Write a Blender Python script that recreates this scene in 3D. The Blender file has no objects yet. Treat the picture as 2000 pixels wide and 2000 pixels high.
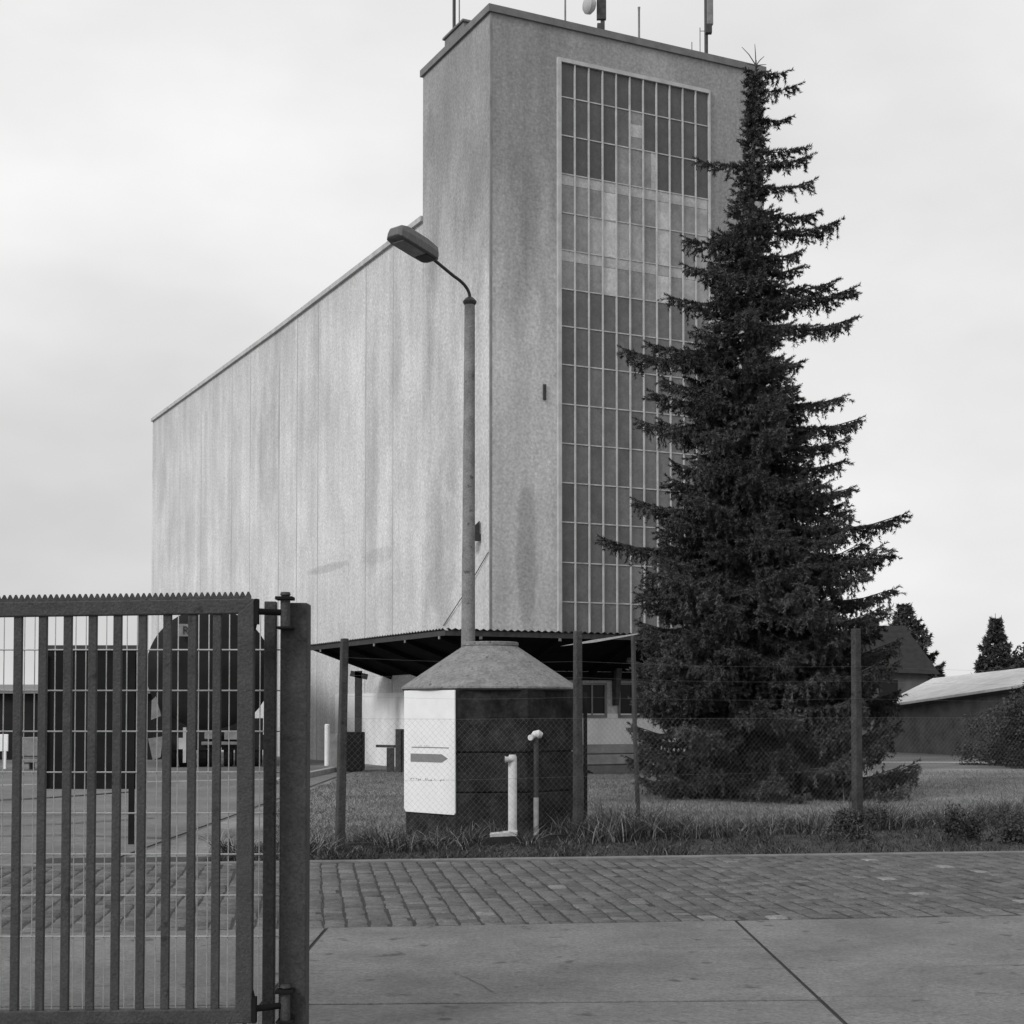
import bpy, math, random
import numpy as np
from mathutils import Vector, Matrix
R_ = math.radians
rng = np.random.default_rng(7)
random.seed(7)
scene = bpy.context.scene
col = scene.collection

# ------------------------------------------------------------ camera, sky, sun, exposure
F, H, PITCH, HOR = 2950.0, 1.6, R_(2.0), 1390.0          # focal length and horizon in pixels of a 2000 px picture
CY = HOR - F * math.tan(PITCH)
cd = bpy.data.cameras.new('camera'); cam = bpy.data.objects.new('camera', cd); col.objects.link(cam)
cam.location = (0, 0, H); cam.rotation_euler = (R_(90) + PITCH, 0, 0)
cd.sensor_fit = 'HORIZONTAL'; cd.sensor_width = 36; cd.lens = F / 2000 * 36
cd.shift_y = (CY - 1000) / 2000
cd.clip_start = .1; cd.clip_end = 3000
scene.camera = cam
SUN_EL, SUN_AZ = R_(34), math.atan2(-.93, -.36)          # sun behind thin cloud, left of and behind the camera
world = bpy.data.worlds.new('World'); scene.world = world; world.use_nodes = True
nt = world.node_tree; nt.nodes.clear()
def N(t, kind, **kw):
    n = t.nodes.new(kind)
    for k, v in kw.items(): setattr(n, k, v)
    return n
wo = N(nt, 'ShaderNodeOutputWorld'); bg = N(nt, 'ShaderNodeBackground'); bg.inputs['Strength'].default_value = .1
sky = N(nt, 'ShaderNodeTexSky', sky_type='NISHITA', sun_disc=False, sun_elevation=SUN_EL, sun_rotation=SUN_AZ, dust_density=3.0, air_density=1.0)
bw = N(nt, 'ShaderNodeRGBToBW'); nt.links.new(sky.outputs[0], bw.inputs[0])
tc = N(nt, 'ShaderNodeTexCoord'); mp = N(nt, 'ShaderNodeMapping'); mp.inputs['Scale'].default_value = (1.0, 1.0, 2.2); mp.inputs['Location'].default_value = (-6.5638, .921, -7.123)
nt.links.new(tc.outputs['Generated'], mp.inputs[0])
nz = N(nt, 'ShaderNodeTexNoise'); nz.inputs['Scale'].default_value = 1.9; nz.inputs['Detail'].default_value = 5; nz.inputs['Roughness'].default_value = .5
nt.links.new(mp.outputs[0], nz.inputs['Vector'])
cr = N(nt, 'ShaderNodeMapRange'); cr.inputs[1].default_value = .3; cr.inputs[2].default_value = .7; cr.inputs[3].default_value = 5.3; cr.inputs[4].default_value = 8.4
nt.links.new(nz.outputs[0], cr.inputs[0])
mx = N(nt, 'ShaderNodeMix', data_type='FLOAT'); mx.inputs[0].default_value = .93     # overcast: mostly the cloud sheet
nt.links.new(bw.outputs[0], mx.inputs[2]); nt.links.new(cr.outputs[0], mx.inputs[3])
nt.links.new(mx.outputs[0], bg.inputs['Color']); nt.links.new(bg.outputs[0], wo.inputs[0])
sd = bpy.data.lights.new('sun', 'SUN'); sd.energy = 1.4; sd.angle = R_(16); sd.color = (1, 1, 1)
sun = bpy.data.objects.new('sun', sd); col.objects.link(sun)
sdir = Vector((math.cos(SUN_AZ) * math.cos(SUN_EL), math.sin(SUN_AZ) * math.cos(SUN_EL), math.sin(SUN_EL)))
sdir = Vector((-.72 * math.cos(SUN_EL), -.69 * math.cos(SUN_EL), math.sin(SUN_EL)))
sky.sun_rotation = math.atan2(sdir.x, sdir.y)
sun.rotation_euler = sdir.to_track_quat('Z', 'Y').to_euler()
scene.view_settings.view_transform = 'Standard'; scene.view_settings.look = 'None'
scene.view_settings.exposure = 0.26; scene.view_settings.gamma = 1.0
try: scene.view_settings.use_curve_mapping = False
except Exception: pass

# ------------------------------------------------------------ pixel -> place helpers (measuring only)
fwd = Vector((0, math.cos(PITCH), math.sin(PITCH))); upv = Vector((0, -math.sin(PITCH), math.cos(PITCH)))
EYE = Vector((0, 0, H))
def ray(x, y): return Vector(((x - 1000) / F, 0, 0)) + fwd + upv * ((CY - y) / F)
def P(x, y, d):
    r = ray(x, y); return EYE + r * (d / r.y)
def G(x, y, z=0.0):
    r = ray(x, y); return EYE + r * ((z - H) / r.z)
def PL(x, y, o, n):
    r = ray(x, y); return EYE + r * ((o - EYE).dot(n) / r.dot(n))

# ------------------------------------------------------------ materials (black-and-white place: neutral greys)
def g3(v): return (v, v, v, 1)
def mat(name, v, var=.2, scale=4.0, stretch=(1, 1, 1), rough=.85, bump=.15, bscale=None, spec=.25, streak=0, spots=0, tone=False, metal=0, detail=6, grain=0, gscale=60):
    m = bpy.data.materials.new(name); m.use_nodes = True; t = m.node_tree
    b = t.nodes['Principled BSDF']; b.inputs['Roughness'].default_value = rough; b.inputs['Specular IOR Level'].default_value = spec
    b.inputs['Metallic'].default_value = metal
    tcn = N(t, 'ShaderNodeTexCoord'); ma = N(t, 'ShaderNodeMapping'); ma.inputs['Scale'].default_value = stretch
    t.links.new(tcn.outputs['Object'], ma.inputs[0])
    n1 = N(t, 'ShaderNodeTexNoise'); n1.inputs['Scale'].default_value = scale; n1.inputs['Detail'].default_value = detail; n1.inputs['Roughness'].default_value = .62
    t.links.new(ma.outputs[0], n1.inputs['Vector'])
    r1 = N(t, 'ShaderNodeMapRange'); r1.inputs[1].default_value = .3; r1.inputs[2].default_value = .7
    r1.inputs[3].default_value = v * (1 - var); r1.inputs[4].default_value = v * (1 + var)
    t.links.new(n1.outputs[0], r1.inputs[0]); out = r1.outputs[0]
    def mul(a, bsock):
        q = N(t, 'ShaderNodeMath', operation='MULTIPLY'); t.links.new(a, q.inputs[0]); t.links.new(bsock, q.inputs[1]); return q.outputs[0]
    if streak:
        m2 = N(t, 'ShaderNodeMapping'); m2.inputs['Scale'].default_value = (1.6, 1.6, .09); t.links.new(tcn.outputs['Object'], m2.inputs[0])
        n2 = N(t, 'ShaderNodeTexNoise'); n2.inputs['Scale'].default_value = 1.0; n2.inputs['Detail'].default_value = 7; n2.inputs['Roughness'].default_value = .7
        t.links.new(m2.outputs[0], n2.inputs['Vector'])
        r2 = N(t, 'ShaderNodeMapRange'); r2.inputs[1].default_value = .35; r2.inputs[2].default_value = .62; r2.inputs[3].default_value = 1 - streak; r2.inputs[4].default_value = 1.0
        t.links.new(n2.outputs[0], r2.inputs[0]); out = mul(out, r2.outputs[0])
    if spots:
        n3 = N(t, 'ShaderNodeTexNoise'); n3.inputs['Scale'].default_value = spots; n3.inputs['Detail'].default_value = 3
        t.links.new(tcn.outputs['Object'], n3.inputs['Vector'])
        r3 = N(t, 'ShaderNodeMapRange'); r3.inputs[1].default_value = .29; r3.inputs[2].default_value = .36; r3.inputs[3].default_value = .5; r3.inputs[4].default_value = 1.0
        t.links.new(n3.outputs[0], r3.inputs[0]); out = mul(out, r3.outputs[0])
    if grain:
        n5 = N(t, 'ShaderNodeTexNoise'); n5.inputs['Scale'].default_value = gscale; n5.inputs['Detail'].default_value = 4; n5.inputs['Roughness'].default_value = .7
        t.links.new(tcn.outputs['Object'], n5.inputs['Vector'])
        r5 = N(t, 'ShaderNodeMapRange'); r5.inputs[1].default_value = .3; r5.inputs[2].default_value = .7; r5.inputs[3].default_value = 1 - grain; r5.inputs[4].default_value = 1 + grain
        t.links.new(n5.outputs[0], r5.inputs[0]); out = mul(out, r5.outputs[0])
    if tone:
        at = N(t, 'ShaderNodeAttribute', attribute_name='tone'); out = mul(out, at.outputs['Fac'])
    t.links.new(out, b.inputs['Base Color'])
    if bump:
        n4 = N(t, 'ShaderNodeTexNoise'); n4.inputs['Scale'].default_value = bscale or scale * 6; n4.inputs['Detail'].default_value = 5
        t.links.new(tcn.outputs['Object'], n4.inputs['Vector'])
        bp = N(t, 'ShaderNodeBump'); bp.inputs['Strength'].default_value = bump; bp.inputs['Distance'].default_value = .02
        t.links.new(n4.outputs[0], bp.inputs['Height']); t.links.new(bp.outputs[0], b.inputs['Normal'])
    return m
def silo_mat(name, v, soot_z, soot):
    """weathered concrete: rain streaks, blotches and soot washed down from the roof edge"""
    m = mat(name, v, var=.16, scale=.6, stretch=(1, 1, .55), bump=.12, bscale=9, streak=.17, spots=0, grain=.20, gscale=13)
    t = m.node_tree; b = t.nodes['Principled BSDF']; src = b.inputs['Base Color'].links[0].from_socket
    tcn = [n for n in t.nodes if n.type == 'TEX_COORD'][0]
    sp = N(t, 'ShaderNodeSeparateXYZ'); t.links.new(tcn.outputs['Object'], sp.inputs[0])
    ma = N(t, 'ShaderNodeMapping'); ma.inputs['Scale'].default_value = (.9, .9, .16); t.links.new(tcn.outputs['Object'], ma.inputs[0])
    n1 = N(t, 'ShaderNodeTexNoise'); n1.inputs['Scale'].default_value = 1.3; n1.inputs['Detail'].default_value = 8; n1.inputs['Roughness'].default_value = .65; t.links.new(ma.outputs[0], n1.inputs['Vector'])
    ad = N(t, 'ShaderNodeMath', operation='MULTIPLY_ADD'); ad.inputs[1].default_value = 11.0; t.links.new(n1.outputs[0], ad.inputs[0]); t.links.new(sp.outputs[2], ad.inputs[2])
    r = N(t, 'ShaderNodeMapRange', interpolation_type='SMOOTHSTEP'); r.inputs[1].default_value = soot_z + 1.5; r.inputs[2].default_value = soot_z + 8.0
    r.inputs[3].default_value = 1.0; r.inputs[4].default_value = 1 - soot; t.links.new(ad.outputs[0], r.inputs[0])
    q = N(t, 'ShaderNodeMath', operation='MULTIPLY'); t.links.new(src, q.inputs[0]); t.links.new(r.outputs[0], q.inputs[1])
    n2 = N(t, 'ShaderNodeTexNoise'); n2.inputs['Scale'].default_value = 14; n2.inputs['Detail'].default_value = 6; t.links.new(tcn.outputs['Object'], n2.inputs['Vector'])
    r2 = N(t, 'ShaderNodeMapRange'); r2.inputs[1].default_value = .3; r2.inputs[2].default_value = .7; r2.inputs[3].default_value = .84; r2.inputs[4].default_value = 1.1; t.links.new(n2.outputs[0], r2.inputs[0])
    q2 = N(t, 'ShaderNodeMath', operation='MULTIPLY'); t.links.new(q.outputs[0], q2.inputs[0]); t.links.new(r2.outputs[0], q2.inputs[1])
    t.links.new(q2.outputs[0], b.inputs['Base Color'])
    return m

# ------------------------------------------------------------ mesh building
class MB:
    def __init__(s): s.v = []; s.f = []; s.m = []; s.t = []
    def add(s, vs, fs, mi=0, tone=1.0):
        o = len(s.v); s.v += [tuple(p) for p in vs]; s.t += [tone] * len(vs)
        for f in fs: s.f.append(tuple(i + o for i in f)); s.m.append(mi)
    def hexa(s, c, mi=0, tone=1.0):                                  # 8 corners: bottom 4, top 4 (counter-clockwise)
        s.add(c, [(3, 2, 1, 0), (4, 5, 6, 7), (0, 1, 5, 4), (1, 2, 6, 5), (2, 3, 7, 6), (3, 0, 4, 7)], mi, tone)
    def box(s, x0, x1, y0, y1, z0, z1, mi=0):
        s.hexa([(x0, y0, z0), (x1, y0, z0), (x1, y1, z0), (x0, y1, z0), (x0, y0, z1), (x1, y0, z1), (x1, y1, z1), (x0, y1, z1)], mi)
    def obox(s, c, ax, ay, az, mi=0):                                # centre and three half-axis vectors
        c = Vector(c); ax, ay, az = Vector(ax), Vector(ay), Vector(az)
        s.hexa([c - ax - ay - az, c + ax - ay - az, c + ax + ay - az, c - ax + ay - az, c - ax - ay + az, c + ax - ay + az, c + ax + ay + az, c - ax + ay + az], mi)
    def bar(s, a, b, w, h, up=(0, 0, 1), mi=0):
        a, b = Vector(a), Vector(b); d = b - a; u = Vector(up); sd_ = d.cross(u).normalized(); u2 = sd_.cross(d).normalized()
        s.obox((a + b) / 2, d / 2, sd_ * -(w / 2), u2 * (h / 2), mi)
    def tube(s, pts, rad, n=8, mi=0, cap=True, tone=1.0):
        pts = [Vector(p) for p in pts]
        if not hasattr(rad, '__len__'): rad = [rad] * len(pts)
        vs, fs = [], []; u = None
        for i, p in enumerate(pts):
            d = (pts[min(i + 1, len(pts) - 1)] - pts[max(i - 1, 0)]).normalized()
            if u is None: u = d.orthogonal().normalized()
            else: u = (u - d * u.dot(d)).normalized()
            w = d.cross(u)
            for k in range(n):
                a = 2 * math.pi * k / n; vs.append(p + (u * math.cos(a) + w * math.sin(a)) * rad[i])
        for i in range(len(pts) - 1):
            for k in range(n): fs.append((i * n + k, i * n + (k + 1) % n, (i + 1) * n + (k + 1) % n, (i + 1) * n + k))
        if cap: fs.append(tuple(range(n))[::-1]); fs.append(tuple(range((len(pts) - 1) * n, len(pts) * n)))
        s.add(vs, fs, mi, tone)
    def lathe(s, c, prof, n=24, mi=0, rot=0.0, axis=None):           # prof: (radius, height) going up
        c = Vector(c); vs, fs = [], []
        for r, z in prof:
            for k in range(n):
                a = rot + 2 * math.pi * k / n; vs.append(c + Vector((r * math.cos(a), r * math.sin(a), z)))
        for i in range(len(prof) - 1):
            for k in range(n): fs.append((i * n + k, i * n + (k + 1) % n, (i + 1) * n + (k + 1) % n, (i + 1) * n + k))
        fs.append(tuple(range(n))[::-1]); fs.append(tuple(range((len(prof) - 1) * n, len(prof) * n)))
        s.add(vs, fs, mi)
    def prism(s, poly, off, mi=0):                                   # polygon of 3-D points pushed along off
        n = len(poly); a = [Vector(p) for p in poly]; b = [p + Vector(off) for p in a]
        s.add(a + b, [tuple(range(n))[::-1], tuple(range(n, 2 * n))] + [(i, (i + 1) % n, n + (i + 1) % n, n + i) for i in range(n)], mi)
    def build(s, name, mats, parent=None, bevel=0, smooth=False):
        base = Vector(parent['_loc']) if parent is not None else Vector((0, 0, 0))
        me = bpy.data.meshes.new(name); me.from_pydata([tuple(Vector(p) - base) for p in s.v], [], s.f)
        ms = mats if isinstance(mats, (list, tuple)) else [mats]
        for m in ms: me.materials.append(m)
        if len(ms) > 1: me.polygons.foreach_set('material_index', s.m)
        at = me.attributes.new('tone', 'FLOAT', 'POINT'); at.data.foreach_set('value', s.t)
        me.update()
        return link(name, me, parent, bevel, smooth)
def link(name, me, parent=None, bevel=0, smooth=False):
    import bmesh
    bm = bmesh.new(); bm.from_mesh(me); bmesh.ops.recalc_face_normals(bm, faces=bm.faces); bm.to_mesh(me); bm.free()
    o = bpy.data.objects.new(name, me); col.objects.link(o)
    if parent is not None: o.parent = parent; o['_loc'] = parent['_loc']
    if smooth:
        me.polygons.foreach_set('use_smooth', [True] * len(me.polygons))
        md = o.modifiers.new('split', 'EDGE_SPLIT'); md.split_angle = R_(38)
    if bevel:
        md = o.modifiers.new('bevel', 'BEVEL'); md.width = bevel; md.segments = 2; md.limit_method = 'ANGLE'; md.angle_limit = R_(40)
    return o
def raw(name, V, Fc, mats, parent=None, tone=None, quads=False):     # numpy mesh, triangles or quads
    base = np.array(parent['_loc']) if parent is not None else np.zeros(3)
    V = np.asarray(V, dtype=np.float32) - base.astype(np.float32); Fc = np.asarray(Fc, dtype=np.int32); k = Fc.shape[1]
    me = bpy.data.meshes.new(name); me.vertices.add(len(V)); me.vertices.foreach_set('co', V.ravel())
    me.loops.add(Fc.size); me.loops.foreach_set('vertex_index', Fc.ravel())
    me.polygons.add(len(Fc)); me.polygons.foreach_set('loop_start', np.arange(0, Fc.size, k, dtype=np.int32))
    me.materials.append(mats)
    at = me.attributes.new('tone', 'FLOAT', 'POINT'); at.data.foreach_set('value', np.asarray(tone if tone is not None else np.ones(len(V)), dtype=np.float32))
    me.update(calc_edges=True); me.validate()
    o = bpy.data.objects.new(name, me); col.objects.link(o)
    if parent is not None: o.parent = parent; o['_loc'] = parent['_loc']
    return o
def tag(o, label, cat, group=None):
    o['label'] = label; o['category'] = cat
    if group: o['group'] = group
    return o
def thing(name, loc, label, cat, group=None):
    o = bpy.data.objects.new(name, None); o.empty_display_size = .3; col.objects.link(o); o.location = loc
    o['_loc'] = tuple(loc); return tag(o, label, cat, group)
def structure(o, kind='structure'): o['kind'] = kind; return o

# ------------------------------------------------------------ palette
M = {}
M['earth'] = mat('earth', .11, .3, 1.2, bump=.5, bscale=20)
M['slab'] = mat('road_concrete', .158, .24, 1.3, bump=.3, bscale=45, spots=4.5, grain=.34, gscale=42)
M['slab2'] = mat('road_concrete_worn', .15, .22, 1.1, bump=.4, bscale=45, spots=4.3, grain=.3, gscale=34)
M['tar'] = mat('joint_tar', .035, .3, 5)
M['sett'] = mat('sett_stone', .115, .22, 9, bump=.5, bscale=40, tone=True, grain=.38, gscale=46)
M['sett_joint'] = mat('sett_joint', .04, .3, 8, bump=.4)
M['yard'] = mat('yard_paving', .155, .3, .35, bump=.3, bscale=12, grain=.25, gscale=9)
M['lawnbase'] = mat('lawn_soil', .185, .45, .45, grain=.4, gscale=12, bump=.5, bscale=14)
M['blade'] = mat('grass_blade', .115, .25, 2, bump=0, tone=True, rough=.6)
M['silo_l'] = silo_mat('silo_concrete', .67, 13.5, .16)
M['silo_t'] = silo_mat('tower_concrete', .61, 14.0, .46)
M['coping'] = mat('coping_metal', .17, .2, 3, rough=.6)
M['coping_light'] = mat('coping_pale', .45, .2, 3)
M['joint_dark'] = mat('panel_joint_dark', .25, .3, 1.5)
M['joint'] = mat('panel_joint', .40, .3, 1.5, stretch=(1, 1, .3))
M['white_wall'] = mat('white_painted_wall', .86, .10, 1.5, streak=.12, grain=.08, gscale=20)
M['glass'] = mat('cast_glass', .5, .22, 2.6, rough=.45, grain=.2, gscale=14, spec=.5, bump=.05, tone=True)
M['mullion'] = mat('mullion_paint', .47, .18, 3)
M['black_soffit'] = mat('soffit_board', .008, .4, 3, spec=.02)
M['dark_steel'] = mat('dark_steel', .05, .35, 8, rough=.55, bump=.1)
M['sheet'] = mat('corrugated_sheet', .12, .3, 2)
M['pale'] = mat('pale_paint', .6, .15, 6)
M['frame'] = mat('window_frame', .22, .3, 3)
M['window_dark'] = mat('window_glass', .012, .2, 2, rough=.25, spec=.2, bump=0)
M['gate'] = mat('gate_paint', .058, .2, 9, rough=.6, bump=.25, bscale=70, spec=.2, grain=.32, gscale=75, spots=11)
M['gate_dark'] = mat('gate_post_paint', .054, .25, 7, rough=.65, bump=.25, bscale=70, spec=.2, grain=.35, gscale=70, spots=9)
M['galv'] = mat('galvanised_wire', .58, .15, 20, rough=.45, bump=0, metal=.2)
M['galv_old'] = mat('weathered_wire', .17, .2, 20, rough=.6, bump=0)
M['post'] = mat('concrete_post', .056, .35, 6, bump=.5, bscale=50, spots=9, grain=.35, gscale=40)
M['pole'] = mat('lamp_pole_concrete', .21, .25, 5, bump=.4, bscale=45, spots=8, grain=.25, gscale=40)
M['lamp_hull'] = mat('lamp_hull', .12, .2, 9, stretch=(1, 4, 1), rough=.5)
M['lamp_glass'] = mat('lamp_glass', .17, .25, 6, rough=.25, spec=.5, bump=0)
M['kiosk_roof'] = mat('roof_render', .20, .22, 7, bump=.8, bscale=24, spots=13, grain=.3, gscale=26)
M['kiosk_dark'] = mat('tarred_render', .026, .75, 4.5, bump=.6, bscale=24, grain=.4, gscale=16, spec=.15)
M['panel_white'] = mat('panel_white', .80, .04, 7, bump=.1)
M['print'] = mat('print_grey', .22, .12, 20, bump=0)
M['needle'] = mat('spruce_needles', .066, .35, 1.0, bump=0, tone=True, rough=.7, spec=.2)
M['bark'] = mat('bark', .07, .4, 6, bump=.7)
M['leaf'] = mat('leaves', .055, .3, 2, bump=0, tone=True, rough=.6)
M['tank'] = mat('tank_paint', .016, .35, 1.6, rough=.6, spec=.12)
M['rubber'] = mat('rubber', .018, .3, 6)
M['board'] = mat('board_back', .014, .35, 3, spec=.12)
M['roof_pale'] = mat('shed_roof', .62, .14, 1.1, streak=.1, grain=.15, gscale=5)
M['shed_wall'] = mat('shed_wall', .12, .4, 1.6, bump=.6, bscale=9)
M['roof_dark'] = mat('house_roof', .026, .3, 3)
M['house_wall'] = mat('house_wall', .10, .3, 2)
M['grey_plate'] = mat('dusty_plate', .22, .35, 4)

# ------------------------------------------------------------ ground
def sheet(name, poly, z, m):
    b = MB(); b.add([(p[0], p[1], z) for p in poly], [tuple(range(len(poly)))]); return structure(b.build(name, m))
sheet('ground', [(-900, -60), (900, -60), (900, 1500), (-900, 1500)], 0, M['earth'])
# road edges measured in the photo: setts from line A to line B, slabs nearer than A
sA = lambda x: 11.34 + .128 * x                                      # slabs meet setts
sB = lambda x: 16.18 + .137 * x                                      # setts meet verge
sheet('road_joints', [(-22, -2), (26, -2), (26, sA(26)), (-22, sA(-22))], .004, M['tar'])
jt = lambda x, base: base + .045 * x
slabs = MB(); cols_x = [-22, -17, -13.5, -10.5, -7.4, -4.4, -1.36, 1.70, 4.75, 7.8, 10.9, 14, 18, 26]
rows_y = [-2, 1.0, 3.2, 5.5, 8.30, None]
g_ = .013
for i in range(len(cols_x) - 1):
    x0, x1 = cols_x[i] + g_, cols_x[i + 1] - g_
    sh = .09 if cols_x[i] >= 1.6 else 0.0
    for j in range(5):
        def yy(k, x, e):
            if rows_y[k] is None: return sA(x) - .02
            return jt(x, rows_y[k] + (sh if k > 0 else 0)) + e
        dz = rng.uniform(-.0015, .0015)
        c = [(x0, yy(j, x0, g_)), (x1, yy(j, x1, g_)), (x1, yy(j + 1, x1, -g_)), (x0, yy(j + 1, x0, -g_))]
        slabs.hexa([(p[0], p[1], .005) for p in c] + [(p[0], p[1], .014 + dz) for p in c], 1 if (j == 3 and -1.4 < cols_x[i] < 1) else 0)
structure(slabs.build('road', [M['slab'], M['slab2']], bevel=.004))
sheet('sett_bed', [(-22, sA(-22)), (26, sA(26)), (26, sB(26)), (-22, sB(-22))], .006, M['sett_joint'])
V, Fq, T = [], [], []
dr = Vector((1, .131, 0)).normalized(); dn = Vector((-dr.y, dr.x, 0))
for i, s0 in enumerate(np.arange(-16, 24, .168)):
    q = 0.0; q -= random.uniform(0, .2)
    while q < 5.0:
        ln = random.uniform(.14, .25)
        x = s0; ya = sA(x) + q
        if q + ln > .02:
            a = max(q, .012) + .006; b_ = min(q + ln - .012, sB(x) - sA(x) - .02)
            if b_ - a > .05:
                jx = random.uniform(-.008, .008); w0, w1 = random.uniform(.004, .010), random.uniform(.157, .164); ht = .013 + random.uniform(-.004, .006); e = random.uniform(.008, .016)
                o = len(V); base = Vector((x, sA(x), 0)); tilt = random.uniform(-.006, .006)
                for (u, v, z) in ((w0, a, .004), (w1, a, .004), (w1, b_, .004), (w0, b_, .004), (w0 + e, a + e, ht), (w1 - e, a + e, ht + tilt), (w1 - e, b_ - e, ht + tilt), (w0 + e, b_ - e, ht)):
                    p = base + dr * (u + jx) + dn * v; V.append((p.x, p.y, z))
                Fq += [(o + 4, o + 5, o + 6, o + 7), (o, o + 1, o + 5, o + 4), (o + 1, o + 2, o + 6, o + 5), (o + 2, o + 3, o + 7, o + 6), (o + 3, o, o + 4, o + 7)]
                tt = random.uniform(.74, 1.22) * (1.6 if random.random() < .012 else 1); T += [tt] * 8
        q += ln
structure(raw('setts', V, Fq, M['sett'], tone=T))
ck = MB()
def crack(pts, w):
    q = [G(*p) for p in pts]
    for a, b_ in zip(q[:-1], q[1:]):
        d_ = (b_ - a).normalized(); n_ = Vector((-d_.y, d_.x, 0)) * w / 2
        m = 9; wv = [Vector((random.uniform(-.012, .012), random.uniform(-.012, .012), 0)) for _ in range(m + 1)]; wv[0] = wv[m] = Vector((0, 0, 0))
        for k in range(m):
            u, v = a.lerp(b_, k / m) + wv[k], a.lerp(b_, (k + 1) / m) + wv[k + 1]; w0, w1 = random.uniform(.3, 1.2), random.uniform(.3, 1.2)
            ck.add([(p.x, p.y, .0195) for p in (u - n_ * w0, v - n_ * w1, v + n_ * w1, u + n_ * w0)], [(0, 1, 2, 3)])
crack([(604, 1902), (700, 1900), (760, 1899)], .006); crack([(885, 1905), (920, 1920), (965, 1944)], .007); crack([(1285, 1857), (1390, 1855), (1430, 1855), (1550, 1854)], .007)
crack([(1460, 1897), (1540, 1898)], .006); crack([(1850, 1893), (2010, 1889)], .007)
structure(ck.build('road_crack', mat('crack_dirt', .07, .4, 9)))
# pale kerb strip at the far edge of the setts, then verge soil, lawn and yard
kb = MB(); x0, x1 = -22.0, 26.0
kb.hexa([(x0, sB(x0) - .01, .0), (x1, sB(x1) - .01, .0), (x1, sB(x1) + .12, .0), (x0, sB(x0) + .12, .0), (x0, sB(x0) - .01, .035), (x1, sB(x1) - .01, .035), (x1, sB(x1) + .12, .035), (x0, sB(x0) + .12, .035)])
structure(kb.build('kerb', mat('kerb_stone', .17, .3, 3, bump=.4), bevel=.01))
sheet('lawn', [(-4.2, 15.9), (-3, 16.45), (12, 24.2), (60, 49), (60, 49.5), (13, 45.1), (-4.2, 45)], .008, M['lawnbase'])
sheet('verge', [(-5, sB(-5) + .12), (40, sB(40) + .12), (40, 38.9), (-3, 16.6), (-5, 16.4)], .018, mat('verge_soil', .05, .4, 2.5, bump=.8, bscale=22))
sheet('yard', [(-60, sB(-60) + .12), (-4.3, sB(-4.3) + .12), (-4.3, 41), (-1.5, 36), (8, 36.5), (14, 46), (60, 46), (60, 110), (-60, 110)], .012, M['yard'])
yj = MB()
for pts, w in (([(-200, 1622), (60, 1614), (120, 1612), (300, 1600)], .035), ([(-200, 1640), (120, 1634), (330, 1640)], .03), ([(-200, 1572), (60, 1562), (150, 1556), (260, 1548)], .09), ([(-100, 1600), (330, 1590)], .02)):
    q = [G(*p) for p in pts]
    for a, b_ in zip(q[:-1], q[1:]):
        d_ = (b_ - a).normalized(); n_ = Vector((-d_.y, d_.x, 0)) * w
        yj.add([(p.x, p.y, .026) for p in (a - n_, b_ - n_, b_ + n_, a + n_)], [(0, 1, 2, 3)])
structure(yj.build('yard_joint', mat('yard_joint_tar', .06, .5, 3)))
yk = MB()
for (a, b_) in (((-12, 29.5), (-5.2, 33.2)), ((-5.2, 33.2), (-4.5, 44))): yk.bar((a[0], a[1], .06), (b_[0], b_[1], .06), .18, .14)
structure(yk.build('yard_kerb', mat('yard_kerb_stone', .32, .2, 2), bevel=.01))
sheet('path', [(9, 46.8), (40, 43.5), (40, 44.9), (9, 48.4)], .022, mat('path_gravel', .30, .25, 1.5, bump=.4))

# ------------------------------------------------------------ grain silo
D = 38.0
dL = Vector((-.4436, .8962, 0)).normalized(); dR = Vector((dL.y, -dL.x, 0))
C0 = P(957, 1390, D); C0.z = 0
def B(l, r, z): return C0 + dL * l + dR * r + Vector((0, 0, z))
def onL(x, y): p = PL(x, y, C0, dR); return (p - C0).dot(dL), p.z     # a pixel on the long left face
def onR(x, y): p = PL(x, y, C0, dL); return (p - C0).dot(dR), p.z     # a pixel on the window face
HT = onR(957, 9)[1] - .17; LT = onL(826, 300)[0]; W = onR(1491, 300)[0]
lend, zend = onL(297, 823); lk, zk = onL(544, 644); zt = onL(826, 430)[1]
HB = (zend + zk + zt) / 3
print('silo', HT, LT, W, lend, zend, lk, zk, zt)
silo = thing('grain_silo', C0, 'tall pale concrete grain silo with a raised tower and a long lower block', 'grain silo')
def lrbox(b, l0, l1, r0, r1, z0, z1, mi=0):
    b.hexa([B(l0, r0, z0), B(l0, r1, z0), B(l1, r1, z0), B(l1, r0, z0), B(l0, r0, z1), B(l0, r1, z1), B(l1, r1, z1), B(l1, r0, z1)], mi)
WR0, WR1 = onR(1086, 500)[0], onR(1385, 300)[0]; WZ1 = onR(1086, 113)[1]; WZ0 = 3.3
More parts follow.
